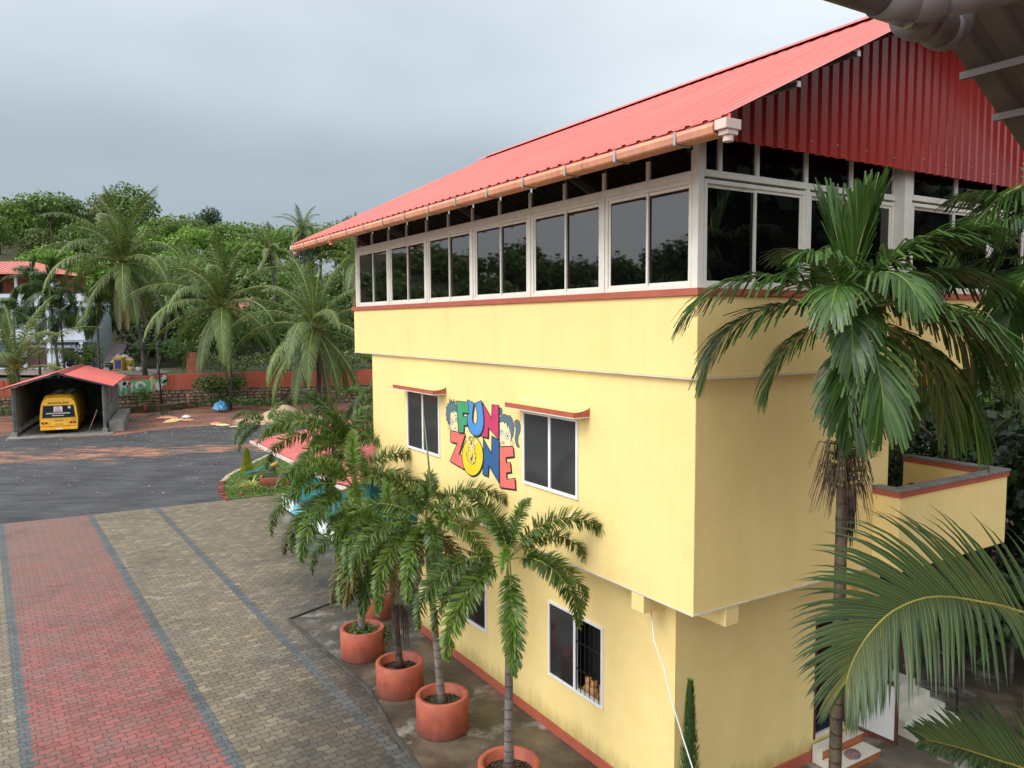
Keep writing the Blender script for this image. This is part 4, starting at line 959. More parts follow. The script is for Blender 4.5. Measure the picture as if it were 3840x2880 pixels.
for i in range(230):                      # dry fruit brushes round the top of the stem
    a = q.uniform(0, 6.28); r0 = .05; r = q.uniform(.12, .36); l = q.uniform(.1, .42); z = cz + q.uniform(-.35, .15)
    x0, y0 = r0 * math.cos(a), r0 * math.sin(a)
    fb.tube([(x0, y0, z), (r * .7 * math.cos(a), r * .7 * math.sin(a), z + .04), (r * math.cos(a), r * math.sin(a), z - l)], [.008, .005, .002], 4)
for i in range(520):
    a = q.uniform(-1.5, 1.2) + 0.2; el = q.uniform(-.8, .9); l = q.uniform(.22, .40); d = Vector((math.cos(a) * math.cos(el), math.sin(a) * math.cos(el), math.sin(el)))
    c = Vector((.10, 0, cz + .28)); sdv = d.orthogonal().normalized() * .0042
    fl.add([c - sdv, c + sdv, c + d * l + Vector((0, 0, -.06))], [(0, 1, 2)])
off = T1 - Vector((T0.x + .02, 8.3, .035)); 
fb.build('fruit_stalks', 'fibre', bp, (off.x, off.y, 0)); fl.build('flower_brush', 'lf_fibre', bp, (off.x, off.y, 0))
nu = MB()
for i in range(34): a = q.uniform(0, 6.28); r = q.uniform(.1, .24); nu.ball((r * math.cos(a), r * math.sin(a), cz - q.uniform(.02, .3)), .018, 6, (1, 1, 1.2))
nu.build('nuts', 'nut', bp, (off.x, off.y, 0))
dl = MB(); 
for i in range(40): x = q.uniform(.04, .12); y = q.uniform(-.04, .04); dl.tube([(x, y, cz - .2), (x + .02, y, cz - .5), (x + q.uniform(-.02, .06), y, cz - q.uniform(.7, 1.0))], [.008, .007, .002], 4)
dl.build('dead_leaves', 'bark_dark', bp, (off.x, off.y, 0))
# second areca palm at the right edge
pr_ = at(3915, 1500, 8.9)
palm('areca_palm', (pr_.x, 8.9, .035), (pr_.x, 8.9, 6.75), .075, .06, 'stem_areca',
     [(AR[0], 60, 1.0), (AR[1], 170, .8), (AR[5], 190, 1.0, .1), (AR[2], 200, .8), (AR[3], 170, .9, -.2), (AR[4], 215, 1.0, -.1), (AR[5], 250, 1.0), (AR[1], 120, .9), (AR[5], 160, 1.1, .9), (AR[4], 180, 1.0, .8)],
     'dark areca palm at the right edge, overlapping the gable windows', shaft=(1.0, .066, 'shaft'))
# ---- near coconut leaves reaching in from the right
CN = empty('coconut_palm', (4.25, 4.3, .035), 0, 'near coconut palm whose long leaves reach in from the right edge', 'palm')
MB().tube([(0, 0, 0), (.05, .05, 2), (.15, .1, 4.6)], [.16, .12, .11], 12).build('trunk', 'stem_coco', CN)
def near_frond(pts, ll, lw, n, seed, t0=0.0, dr=.55, mat='lf_coco_near', updir=Vector((0, 0, 1)), fanw=1.0):
    q = random.Random(seed); P_ = [Vector(p) for p in pts]
    def cr(t):
        f = t * (len(P_) - 1); i = min(int(f), len(P_) - 2); f -= i
        a, b, c, d = P_[max(i - 1, 0)], P_[i], P_[i + 1], P_[min(i + 2, len(P_) - 1)]
        return .5 * ((2 * b) + (c - a) * f + (2 * a - 5 * b + 4 * c - d) * f * f + (3 * b - a - 3 * c + d) * f ** 3)
    ra = MB().tube([cr(i / 24) for i in range(25)], [.011 * (1 - .8 * i / 24) for i in range(25)], 8)
    lf = MB(); rb = MB()
    for k in range(n):
        t = t0 + (1 - t0) * k / (n - 1); b = cr(min(t, .999)); T = (cr(min(t + .01, 1)) - cr(max(t - .01, 0))).normalized()
        sd = T.cross(updir).normalized(); up = sd.cross(T).normalized()
        prof = .8 + .2 * min(1, t / .25) - .66 * max(0, (t - .42) / .58)
        for s in (-1, 1):
            an = R(68 - 46 * t + q.uniform(-3, 3)); lf_a = R(58 if s > 0 else 6); S_ = (sd * s * math.cos(lf_a) + up * math.sin(lf_a)).normalized()
            d = (T * math.cos(an) + S_ * math.sin(an)).normalized(); l = ll * prof * q.uniform(.92, 1.06); p = b.copy(); vs = []; mid = []
            ww = d.cross(S_.cross(T)).normalized(); kk = q.uniform(.75, 1.25)
            for j in range(7):
                w_ = lw * .5 * (.55, 1, .98, .85, .62, .34, .0)[j]; cu_ = up * (w_ * .45)
                vs += [p - ww * w_ - cu_, p, p + ww * w_ - cu_]; mid.append(p + up * .0015)
                d = (d + Vector((0, 0, -1)) * dr * (.5 if s > 0 else 1) * kk * (.07 + .07 * j)).normalized(); p = p + d * (l / 6)
            fs = []
            for j in range(6): a = 3 * j; fs += [(a, a + 1, a + 4, a + 3), (a + 1, a + 2, a + 5, a + 4)]
            lf.add(vs, fs, True); rb.tube(mid[:6], [.0009, .0009, .0008, .0007, .0005, .0003], 4, False)
    return ra, lf, rb
o3 = Vector((4.25, 4.3, .035))
for i, (pts, ll, lw, n, dr) in enumerate((
    ([Vector((4.40, 4.4, 4.75)), at(3900, 2318, 4.55), at(3700, 2262, 4.5), at(3507, 2238, 4.42), at(3360, 2285, 4.3), at(3262, 2375, 4.2), at(3200, 2475, 4.1), at(3172, 2560, 4.05)], .75, .032, 78, 1.0),
    ([Vector((4.40, 4.4, 4.3)), at(4050, 2990, 4.3), at(3900, 2905, 4.2), at(3740, 2850, 4.15), at(3600, 2805, 4.1), at(3480, 2775, 4.05)], .46, .044, 46, .45))):
    ra, lf, rb = near_frond(pts, ll, lw, n, 5 + i, .08, dr)
    f_ = inst('frond', ra.mesh('frond', 'rachis_yellow'), CN, -o3); lf.build('leaflets', 'lf_coco_near', f_); rb.build('midribs', 'rachis_yellow', f_)
# ---------------------------------------------------------------- the building we stand on: eave sheet and rain pipes overhead
pj = MB()
def px_on_slope(px, py, k):           # eave plane: falls 29.5 deg towards +v, through a point overhead
    r = ray(px, py); n = Vector((math.sin(R(29.5)) * math.cos(BR), math.sin(R(29.5)) * math.sin(BR), math.cos(R(29.5))))
    p0 = at(3618, 247, 4.6); c = Vector((0, 0, EYE)); return c + r * ((p0 - c).dot(n) / r.dot(n))
EV = empty('eave', (0, 0, 0), 0, 'grey corrugated metal eave overhead with steel purlins', 'roof eave')
vd = Vector((math.cos(BR), math.sin(BR), -math.tan(R(29.5)))).normalized(); ud = Vector((-math.sin(BR), math.cos(BR), 0))
e0 = px_on_slope(3575, 187, 0)
ev = MB(); corr(ev, e0 - vd * 3 - ud * 0, -ud, vd, 5.0, lambda s: 0.6, lambda s: 9.5, .21, .03, .06)
sheet = ev.build('metal_sheet', 'sheet_grey', EV)
for (a, b) in ((at(3618, 250, 4.6), 0), (at(3736, 408, 4.6), 0)):
    pa = px_on_slope(3618, 250, 0) if (a - at(3618, 250, 4.6)).length < .01 else px_on_slope(3740, 408, 0)
    MB().bar(pa + ud * .02 - Vector((0, 0, .05)), pa - ud * 3.5 - Vector((0, 0, .05)), .03, .04).build('purlin', 'sheet_grey', EV)
RP = empty('rain_pipe', (0, 0, 0), 0, 'grey plastic rain pipes with a tee and an elbow hanging overhead', 'pipe')
D_ = 2.75; r_ = .072
A0 = at(2480, -300, D_ - .3); J = at(3420, 10, D_); B1 = at(4000, -120, D_ - .15); E1 = at(3530, 105, D_ + .34); J2 = at(3430, 60, D_ + .14)
MB().tube([A0, J], r_, 28).build('pipe', 'pipe', RP)
MB().tube([J, B1], r_, 28).build('pipe', 'pipe', RP)
MB().tube([J2, E1], r_ * 1.0, 28).build('pipe', 'pipe', RP)
ax1 = (J - A0).normalized(); ax2 = (B1 - J).normalized(); ax3 = (E1 - J2).normalized()
MB().tube([J - ax1 * .13, J + ax1 * .05], r_ * 1.1, 28).tube([J - ax2 * .03, J + ax2 * .10], r_ * 1.1, 28).tube([J2 - ax3 * .03, J2 + ax3 * .07], r_ * 1.1, 28).build('tee', 'pipe', RP)
el_ = [E1 - ax3 * .02]; upv = Vector((.10, .12, .99)).normalized()
for i in range(7):
    a = math.pi / 2 * i / 6; el_.append(E1 + ax3 * (.03 + .09 * math.sin(a)) + upv * (.09 * (1 - math.cos(a))))
el_.append(el_[-1] + upv * .35)
MB().tube(el_, [r_ * 1.1] * 8 + [r_], 28).build('elbow', 'pipe', RP)
# ---------------------------------------------------------------- lawn with brick edging
LB = [(-11.3, 30.62), (-11.75, 31.4), (-12.1, 32.1), (-12.45, 33.0), (-12.8, 34.3), (-13.0, 35.6), (-13.0, 37), (-12.97, 39), (-12.9, 41), (-12.6, 44), (-11.5, 48), (-7, 50), (-5.5, 42), (-8.2, 31.8), (-9.45, 31.62)]
LB = [(-11.3, 30.62)] + [p for p in LB[1:-1]] + [(-8.0, 32.4)]
tag(MB().prism([(x, y, 0) for x, y in LB][::-1], (0, 0, .05)).build('lawn_soil', pm('lawn_base', (.06, .13, .02), (.15, .12, .05), 1.2, .95)), kind='structure')
def inside(x, y, P_):
    c = False; j = len(P_) - 1
    for i in range(len(P_)):
        if (P_[i][1] > y) != (P_[j][1] > y) and x < (P_[j][0] - P_[i][0]) * (y - P_[i][1]) / (P_[j][1] - P_[i][1]) + P_[i][0]: c = not c
        j = i
    return c
q = random.Random(21); gm = MB(); vs = []; fs = []
while len(fs) < 15000:
    x, y = q.uniform(-13, -6), q.uniform(30.6, 46)
    if not inside(x, y, LB): continue
    h = q.uniform(.03, .09) * (1.8 if y < 32.6 + (x + 11) * .3 else 1); a = q.uniform(0, 6.28); w_ = q.uniform(.012, .03); k = len(vs)
    vs += [(x - w_ * math.cos(a), y - w_ * math.sin(a), .05), (x + w_ * math.cos(a), y + w_ * math.sin(a), .05), (x + q.uniform(-.04, .04), y + q.uniform(-.04, .04), .05 + h)]; fs.append((k, k + 1, k + 2))
gm.add(vs, fs); tag(gm.build('lawn_grass', 'lf_grass'), 'short bright green grass of the kerbed lawn', 'grass', kind='stuff')
bk = MB().box(-.11, .11, -.05, .05, 0, .075); bme = bk.mesh('edging_brick', 'brick_red'); bme2 = bk.mesh('edging_brick', 'brick_pale')
pth = [Vector((x, y, 0)) for x, y in LB[:10]]; s = 0; i = 0; seglen = [(b - a).length for a, b in zip(pth, pth[1:])]; tot = sum(seglen); d = 0
while d < tot:
    k = 0; dd = d
    while dd > seglen[k]: dd -= seglen[k]; k += 1
    a, b = pth[k], pth[k + 1]; p = a.lerp(b, dd / seglen[k]); an = math.atan2((b - a).y, (b - a).x)
    red = d < 3.4
    for lv in range(2 if (red and q.random() < .55) else 1):
        o = inst('edging_brick', bme if red else bme2, None, (p.x + q.uniform(-.03, .03), p.y + q.uniform(-.02, .02), .002 + lv * .077), (0, 0, an + math.pi / 2 + q.uniform(-.3, .3)))
        tag(o, 'red brick laid loosely along the near curve of the lawn edge' if red else 'pale brick laid crosswise along the straight lawn edge', 'brick', 'bricks edging the near curve' if red else 'bricks edging the straight side')
    d += .17 if red else .20
for i, (x, y) in enumerate(((-11.2, 31.7), (-11.45, 32.6), (-11.0, 31.35))):
    tag(inst('loose_brick', bme, None, (x, y, .06), (0, 0, i * 1.1)), ['red brick lying loose in the grass, nearest the paving', 'red brick lying loose in the grass, farthest in', 'red brick lying loose in the grass, rightmost'][i], 'brick')
# ---- lawn plants and peacock
p = at(928, 1783, 35.9); cf = empty('conifer', (p.x, p.y, .05), 0, 'small yellow green conifer shaped like a cone beside the lawn edge', 'conifer')
MB().tube([(0, 0, 0), (0, 0, .6)], [.05, .02], 6).build('trunk', 'bark', cf)
m = MB(); q = random.Random(4); vs = []; fs = []
for i in range(2600):
    z = q.random() ** 1.25 * 1.12; r = .335 * (1 - z / 1.16) ** .72 * (.75 + .35 * math.sin(z * 21 + i % 5)) * q.uniform(.75, 1.05) + .015; a = q.uniform(0, 6.28)
    c = Vector((r * math.cos(a), r * math.sin(a), z + .04)); d = Vector((math.cos(a) * .5, math.sin(a) * .5, 1)).normalized(); sdv = Vector((-math.sin(a), math.cos(a), 0)) * .016
    k = len(vs); vs += [c - sdv, c + sdv, c + d * .085]; fs.append((k, k + 1, k + 2))
m.add(vs, fs).build('crown', 'lf_gold', cf)
def blades(n, L, w, seed, e=(20, 75)):
    q = random.Random(seed); m = MB()
    for i in range(n):
        a = q.uniform(0, 6.28); el_ = R(q.uniform(*e)); l = L * q.uniform(.7, 1.1); p = Vector((0, 0, 0)); d = Vector((math.cos(a) * math.cos(el_), math.sin(a) * math.cos(el_), math.sin(el_))); s_ = Vector((-math.sin(a), math.cos(a), 0)); vs = []
        for j in range(5):
            ww = w * (.7, 1, .9, .6, .05)[j] / 2; vs += [p - s_ * ww, p + s_ * ww]; d = (d + Vector((0, 0, -.38))).normalized(); p = p + d * l / 4
        m.add(vs, [(2 * j, 2 * j + 1, 2 * j + 3, 2 * j + 2) for j in range(4)])
    return m
for i, (px, py, s_, lb) in enumerate(((945, 1828, .95, 'yellow striped spider plant left of the red planter box on the lawn'), (1085, 1800, .9, 'yellow striped spider plant half hidden by palm leaves beside the hut'))):
    p = on(px, py, .06); tag(blades(70, .85 * s_, .045, i).build('spider_plant', 'lf_variegated', loc=p), lb, 'plant')
p = on(1030, 1822, .05); pb_ = empty('planter_box', p, R(14), 'low red planter box at the foot of the lawn palm', 'planter')
MB().box(-.62, .62, -.04, .04, 0, .34).box(-.62, -.54, .04, .9, 0, .33).box(.54, .62, .04, .9, 0, .33).build('box_wall', 'pot_red', pb_)
MB().box(-.54, .54, .04, .9, 0, .26).build('soil', 'soil', pb_)
for i, (px, py, Y, rx, rz_, n, lb, mat) in enumerate(((1010, 1790, 34.2, .9, .22, 700, 'low grey green ground cover filling the planter box', 'lf_ivy'), (985, 1848, 32.2, 1.4, .20, 900, 'low dark weeds along the paving edge of the lawn', 'lf_olive'))):
    p = at(px, py, Y); tag(leafcloud(30 + i, n, rx, .5, rz_, .07, 0, .2, .8, 6).build('ground_cover', mat, loc=(p.x, p.y, .22 if i == 0 else .12)), lb, 'ground cover', kind='stuff')
def skin(name, pts, edges, rad, mat, parent=None, sub=2):
    me = bpy.data.meshes.new(name); me.from_pydata([tuple(p) for p in pts], edges, []); me.materials.append(MATS[mat])
    o = bpy.data.objects.new(name, me); COL.objects.link(o); o.parent = parent
    sm = o.modifiers.new('skin', 'SKIN'); ss = o.modifiers.new('sub', 'SUBSURF'); ss.levels = ss.render_levels = sub
    for v_, r in zip(me.skin_vertices[0].data, rad): v_.radius = (r, r) if isinstance(r, (int, float)) else r
    me.skin_vertices[0].data[0].use_root = True
    return o
p = at(1030, 1785, 34.9); pk = empty('peacock_statue', (p.x, p.y, .30), R(12), 'blue and gold peacock statue with a long trailing tail behind the lawn palm', 'statue')
skin('body', [(0, 0, .32), (-.16, 0, .30), (.12, 0, .40), (.20, 0, .52), (.215, 0, .66), (.24, 0, .73), (.30, 0, .71)], [(0, 1), (0, 2), (2, 3), (3, 4), (4, 5), (5, 6)], [.12, .085, .085, .045, .032, .036, .008], 'peacock_gold', pk)
skin('neck', [(.12, 0, .41), (.20, 0, .53), (.215, 0, .67), (.245, 0, .74), (.31, 0, .715)], [(0, 1), (1, 2), (2, 3), (3, 4)], [.075, .05, .038, .042, .008], 'peacock_blue', pk)
m = MB()
for i in range(26):
    y = (i - 12.5) * .011; zz = .36 - abs(i - 12.5) * .008
    m.add([(-.1, y, zz), (-.1, y + .02, zz), (-.75, y * 2.4 + .03, .15), (-1.25 - .1 * math.cos(i), y * 3, .02), (-1.25 - .1 * math.cos(i), y * 3 - .04, .02), (-.75, y * 2.4 - .03, .15)], [(0, 1, 2, 5), (5, 2, 3, 4)])
m.build('tail', pm('tail_green', (.03, .25, .16), (.02, .12, .22), 7, .4), pk); MB().tube([(0, .04, .22), (.02, .04, -.05)], .012, 6).tube([(0, -.04, .22), (.02, -.04, -.05)], .012, 6).build('leg', 'wood_dark', pk)
# ---------------------------------------------------------------- pink-roofed hut with low painted wall
HU = empty('hut', BO, BR, 'teal hut with pink corrugated roof and a low painted wall before it', 'hut')
zz = lambda v: 2.47 + .125 * (v - .5)
h1 = MB(); corr(h1, (.45, 23.9, 2.47), (0, -1, 0), (1, 0, .125), 10.5, lambda s: 0, lambda s: 4.4, .30, .05, .13); P('roof', h1, 'roof_pink', HU)
h2 = MB(); corr(h2, (4.8, 23.9, 3.01), (0, -1, 0), (1, 0, -.125), 10.5, lambda s: 0, lambda s: 3.0, .30, .05, .13); P('rear_roof_slope', h2, 'roof_pink', HU)
P('roof_gutter', MB().box(.36, .48, 13.4, 23.95, 2.39, 2.48), 'gutter_white', HU)
P('verge_trim', MB().bar((.4, 23.93, 2.45), (4.8, 23.93, 3.0), .04, .10), 'roof_pink', HU)
P('hut_wall', MB().box(1.52, 6.6, 14.5, 22.42, 0, 2.56), 'teal', HU)
tl = MB()
for i in range(9): tl.box(1.50, 1.519, 14.6 + i * .97, 14.64 + i * .97, .6, 2.5)
P('wall_batten', tl, pm('teal_light', (.05, .36, .34), None, 3, .5), HU)
for y in (15.0,): P('post', MB().tube([(.62, y, 0), (.62, y, 2.45)], .04, 8), 'steel', HU)
def mural_mat(name, base, blots):
    m, t, b = nodes(name); col = base
    for i, (c, sc_, lo, st_) in enumerate(blots):
        f = tramp(t, tnoise(t, sc_, 3, .5, st_, off=(i * 3.7, i * 1.3, i * 2.1)), [(lo, (0, 0, 0)), (lo + .03, (1, 1, 1))]); col = tmix(t, f, col, c)
    if isinstance(col, tuple): b.inputs['Base Color'].default_value = (*col, 1)
    else: t.links.new(col, b.inputs['Base Color'])
    b.inputs['Roughness'].default_value = .7; MATS[name] = m
mural_mat('wall_paint', (.72, .76, .76), [((.12, .48, .58), 1.1, .5, (1, .5, 1)), ((.75, .78, .78), 4.5, .6, None), ((.03, .10, .12), 6, .66, None)])
P('low_wall', MB().box(1.165, 1.30, 15.4, 22.6, 0, .55).box(1.30, 1.52, 22.46, 22.6, 0, .55), 'wall_paint', HU)
P('low_wall_cap', MB().box(1.15, 1.315, 15.38, 22.62, .55, .585).box(1.315, 1.53, 22.445, 22.615, .55, .585), 'cap_grey', HU)
P('low_wall_foot', MB().box(1.15, 1.164, 15.4, 22.61, 0.013, .07), 'black', HU)
# ---------------------------------------------------------------- bus shed
SA = R(22.4); SO = Vector((-31.02, 48.38, 0))
def sl_(x, y, z=0): c, s = math.cos(SA), math.sin(SA); return Vector((SO.x + x * c - y * s, SO.y + x * s + y * c, z))
SH = empty('bus_shed', SO, SA, 'grey block bus shed with low pitched red metal roof', 'shed')
MB().box(-.3, 5.6, -1.0, 10.6, 0, .05).build('floor_slab', 'concrete', SH)
wl = MB(); wl.box(0, .18, .12, 10.4, .62, 3.0)
for i in range(26): wl.box(0, .18, .12 + i * .40, .12 + i * .40 + .24, .05, .62)
wl.box(0, .18, .12, 10.4, .05, .2)
wl.box(4.98, 5.16, .12, 1.6, .05, 3.0).box(4.98, 5.16, 2.3, 4.0, .05, 3.0).box(4.98, 5.16, 4.7, 10.4, .05, 3.0).box(4.98, 5.16, 1.6, 2.3, .05, 1.5).box(4.98, 5.16, 1.6, 2.3, 2.6, 3.0).box(4.98, 5.16, 4.0, 4.7, .05, 1.5).box(4.98, 5.16, 4.0, 4.7, 2.6, 3.0)
wl.box(0.18, 4.98, 10.2, 10.4, .05, 3.0)
wl.build('wall', 'blockwork', SH)
MB().box(5.02, 5.12, 1.6, 2.3, 1.5, 2.6).box(5.02, 5.12, 4.0, 4.7, 1.5, 2.6).build('brick_infill', 'brick_wall', SH)
for x in (.05, 5.1):
    MB().box(x - .05, x + .05, -.02, .09, .3, 3.1).build('post', 'steel', SH); MB().box(x - .16, x + .16, -.15, .12, 0, .32).build('footing', 'concrete', SH, bevel=.02)
ru = (4.0 - 3.06) / 3.13
l1 = MB(); corr(l1, (-.55, 11.1, 3.06), (0, -1, 0), (1, 0, ru), 11.6, lambda s: 0, lambda s: 3.27, .25, .02, .05); l1.build('roof', 'roof_red', SH)
l2 = MB(); corr(l2, (5.71, -.5, 3.06), (0, 1, 0), (-1, 0, ru), 11.6, lambda s: 0, lambda s: 3.27, .25, .02, .05); l2.build('roof', 'roof_red', SH)
MB().prism([(2.18, -.53, 3.90), (2.58, -.53, 4.035), (2.98, -.53, 3.90), (2.58, -.53, 4.02)], (0, 11.65, 0)).build('ridge_cap', 'roof_red_dark', SH)
tr = MB()
for y in (-.3, 5, 10): tr.bar((-.5, y, 3.0), (2.58, y, 3.92), .06, .08).bar((5.66, y, 3.0), (2.58, y, 3.92), .06, .08)
tr.bar((.0, 10, 3.05), (5.16, 10, 3.05), .05, .06)
tr.build('truss', 'steel', SH)
for z in (-.28, 1.2, 2.45, 3.7, 5.2): MB().box(z - .03, z + .03, -.45, 11, 3.0 + min(z + .5, 5.66 - z) * ru * .93, 3.05 + min(z + .5, 5.66 - z) * ru * .93).build('purlin', 'steel', SH)
ld = MB().prism([(5.28, .25, 0), (6.15, .25, 0), (6.05, 8.6, 0), (5.28, 8.6, 0)], (0, 0, .72))
tag(ld.build('concrete_ledge', 'concrete', loc=SO, rz=SA, bevel=.03), 'long grey concrete ledge against the right wall of the bus shed', 'ledge')
# ---------------------------------------------------------------- school bus, rear towards us
BU = empty('school_bus', sl_(2.45, .35, .05), SA + R(1.5), 'yellow school bus parked inside the red-roofed shed, rear end out', 'bus')
BU.scale = (.87, .95, .90)
def ringp(y, k, z0=.34, top=2.62, wd=1.22):
    sec = [(wd * .97, z0), (wd, .6), (wd * 1.005, 1.15), (wd * .95, 1.95), (wd * .88, 2.3), (wd * .74, top - .1), (wd * .45, top - .01), (0, top)]
    pts = sec + [(-x, z) for x, z in sec[-2::-1]]
    return [(x * k, y, .34 + (z - .34) * (.975 if k < 1 else 1)) for x, z in pts]
m = MB(); vs = []; fs = []; rings = [ringp(0.0, .985), ringp(.05, .998), ringp(.5, 1, top=2.72), ringp(3, 1, top=2.76), ringp(6.2, 1, top=2.74), ringp(6.75, .95, top=2.6)]
# the tail leans in towards the roof
rings[0] = [(x * (1 if z < 1.2 else 1 - (z - 1.2) * .03), y + max(0, z - 1.0) * .13, z) for x, y, z in rings[0]]; rings[1] = [(x, y + max(0, z - 1.0) * .15, z) for x, y, z in rings[1]]
n_ = len(rings[0]); vs = [p for r in rings for p in r]
for i in range(len(rings) - 1):
    for j in range(n_ - 1): a = i * n_; fs.append((a + j, a + n_ + j, a + n_ + j + 1, a + j + 1))
    fs.append((i * n_ + n_ - 1, (i + 1) * n_ + n_ - 1, (i + 1) * n_, i * n_))
m.add(vs, fs, True); m.add(rings[0], [tuple(range(n_))]); m.add(rings[-1], [tuple(range(n_))[::-1]])
fix_normals(m.build('body', 'bus_yellow', BU))
MB().prism([(x * .70, .55, 2.72 + (.045 if abs(x) < .6 else 0)) for x in (-1.2, -.7, 0, .7, 1.2)] + [(.8, .55, 2.68), (-.8, .55, 2.68)], (0, 5.7, 0)).build('roof_panel', 'bus_roof', BU)
def tail(x, z, off=.0): return (x, (max(0, z - 1.0) * .13) - .004 - off, z)
def tq(x0, x1, z0, z1, mat, name, off=.0, x0t=None, x1t=None, par=BU, th=.012):
    x0t = x0 if x0t is None else x0t; x1t = x1 if x1t is None else x1t
    return MB().prism([tail(x0, z0, off), tail(x1, z0, off), tail(x1t, z1, off), tail(x0t, z1, off)], (0, -th, 0)).build(name, mat, par)
rw = tq(-1.06, 1.06, 1.19, 2.0, 'glass_bus', 'rear_window', 0, -.97, .97); 
tq(-1.09, 1.09, 1.165, 1.19, 'black', 'window_rubber', .002, par=BU); tq(-1.0, 1.0, 2.0, 2.022, 'black', 'window_rubber', .002, par=BU)
tq(-.30, .25, 1.56, 1.95, 'sticker', 'crest_sticker', .014)
c_ = MB(); cc = (-.025, 1.765)
for r0, r1 in ((.165, .135), (.10, .088)):
    for i in range(20):
        a0, a1 = R(-30 + 240 * i / 20), R(-30 + 240 * (i + 1) / 20)
        c_.poly([tail(cc[0] + r * math.cos(a), cc[1] + r * math.sin(a), .029) for r, a in ((r0, a0), (r0, a1), (r1, a1), (r1, a0))])
c_.poly([tail(cc[0] + x, cc[1] + z, .029) for x, z in ((-.22, -.17), (.22, -.17), (.17, -.10), (-.17, -.10))])
c_.poly([tail(cc[0] + x, cc[1] + z, .030) for x, z in ((-.08, -.05), (.02, -.05), (.075, .03), (.03, .07), (0, .0), (-.03, .04), (-.02, -.01))]); c_.build('crest', 'maroon', BU)
k_ = MB(); k_.poly([tail(.70 + .095 * math.cos(R(i * 18)), 1.87 + .095 * math.sin(R(i * 18)), .016) for i in range(20)]); k_.build('round_sticker', 'sticker', BU)
lean = R(90) - math.atan(.13)
def bt(s, size, mat, x, z, off=.022, xs=1.0, bold=0.0): return text(s, size, mat, BU, tail(x, z, off), (R(90) - math.atan(.13) if z > 1 else R(90), 0, 0), bold=bold, xs=xs)
bt('SCHOOL BUS', .17, 'black', 0.0, 2.19, .012, 1.28, .004)
bt('INSTITUTION OF VIDYANIKETANA', .125, 'sticker', -.03, 1.46, .016, .78, .004)
tq(-.40, .34, 1.295, 1.335, 'sticker', 'text_strip', .014, th=.003)
bt('B', .13, 'maroon', .70, 1.87, .02)
tq(-.59, .59, .47, .475, 'black', 'panel_line', 0); tq(-.59, -.582, .475, 1.05, 'black', 'panel_line', 0); tq(.582, .59, .475, 1.05, 'black', 'panel_line', 0); tq(-.59, .59, 1.05, 1.058, 'black', 'panel_line', 0)
tq(-.29, .29, .935, .965, 'black', 'text_strip', .012, th=.003); bt('KA70 A 6423', .085, 'black', 0, .70, .012, 1.15, .001)
tq(-1.2, 1.2, .555, .585, 'stripe_red', 'stripe', .001)
for x0 in (-1.12, .70):
    l = tq(x0, x0 + .40, .74, .87, 'black', 'tail_light', .0, th=.02); s_ = 1 if x0 > 0 else -1; xc = x0 + .2
    tq(xc + (.02 if s_ > 0 else -.18), xc + (.18 if s_ > 0 else -.02), .76, .85, 'lamp_red', 'red_lens', .021, par=l); tq(xc + (-.18 if s_ > 0 else .02), xc + (-.02 if s_ > 0 else .18), .76, .85, 'lamp_red', 'indicator_lens', .021, par=l)
    tq(xc - .03, xc + .03, .77, .84, 'lamp_clear', 'clear_lens', .022, par=l)
tq(.80, 1.06, .95, 1.16, 'black', 'warning_sign', 0, th=.006); tq(.81, 1.05, .96, 1.15, 'bus_yellow', 'warning_sign', .006, th=.004)
k_ = MB()
for x in (.875, .975): k_.poly([tail(x + a, 1.05 + b, .014) for a, b in ((-.03, -.06), (-.01, -.02), (.01, -.06), (.03, -.05), (.02, 0), (.04, .02), (.015, .035), (.02, .06), (-.015, .06), (-.02, .03), (-.04, .0), (-.02, -.01))])
k_.build('children_symbol', 'black', BU)
MB().box(-1.19, 1.19, -.06, .05, .30, .47).build('bumper', 'bus_yellow', BU, bevel=.03)
MB().box(-.18, .22, -.068, -.061, .33, .42).build('bumper_plate', 'sticker', BU)
for x in (-1.0, -.3, .35, 1.0): MB().box(x - .02, x + .02, -.066, -.061, .36, .39).build('reflector', 'lamp_red', BU)
for sd in (-1, 1):
    for i in range(6):
        y0 = .75 + i * .95; x = 1.2 * sd
        MB().prism([(x * 1.006, y0, 1.2), (x * 1.006, y0 + .86, 1.2), (x * .957, y0 + .86, 1.92), (x * .957, y0, 1.92)], (sd * .012, 0, 0)).build('side_window', 'glass_bus', BU)
    MB().box(min(sd * 1.215, sd * 1.235), max(sd * 1.215, sd * 1.235), .1, 6.4, .56, .60).build('stripe', 'stripe_red', BU)
    MB().box(min(sd * 1.222, sd * 1.232), max(sd * 1.222, sd * 1.232), 1.0, 3.2, .95, 1.08).build('side_lettering_panel', 'stripe_red', BU)
    for y in (1.25, 5.2):
        w_ = empty('wheel', (sd * 1.02, y, .40), 0, parent=BU)
        tw = MB().lathe([(.0, -.13), (.34, -.13), (.39, -.10), (.40, 0), (.39, .10), (.34, .13), (0, .13)], 24); o = tw.build('tyre', 'rubber', w_); o.rotation_euler = (0, R(90), 0)
        o = MB().lathe([(0, -.14), (.2, -.14), (.22, -.12), (.22, .12), (.2, .14), (0, .14)], 16).build('rim', 'galv', w_); o.rotation_euler = (0, R(90), 0)
        MB().add([(sd * 1.226, y + .46 * math.cos(R(a)), max(.36, .42 + .46 * math.sin(R(a)))) for a in range(0, 181, 15)], [tuple(range(13))]).build('wheel_arch', 'black', BU)
    MB().box(sd * .98 - .2, sd * .98 + .2, .62, .64, .12, .5).build('mud_flap', 'rubber', BU)
MB().box(-.8, .8, .3, 6, .25, .5).build('chassis', 'rubber', BU)
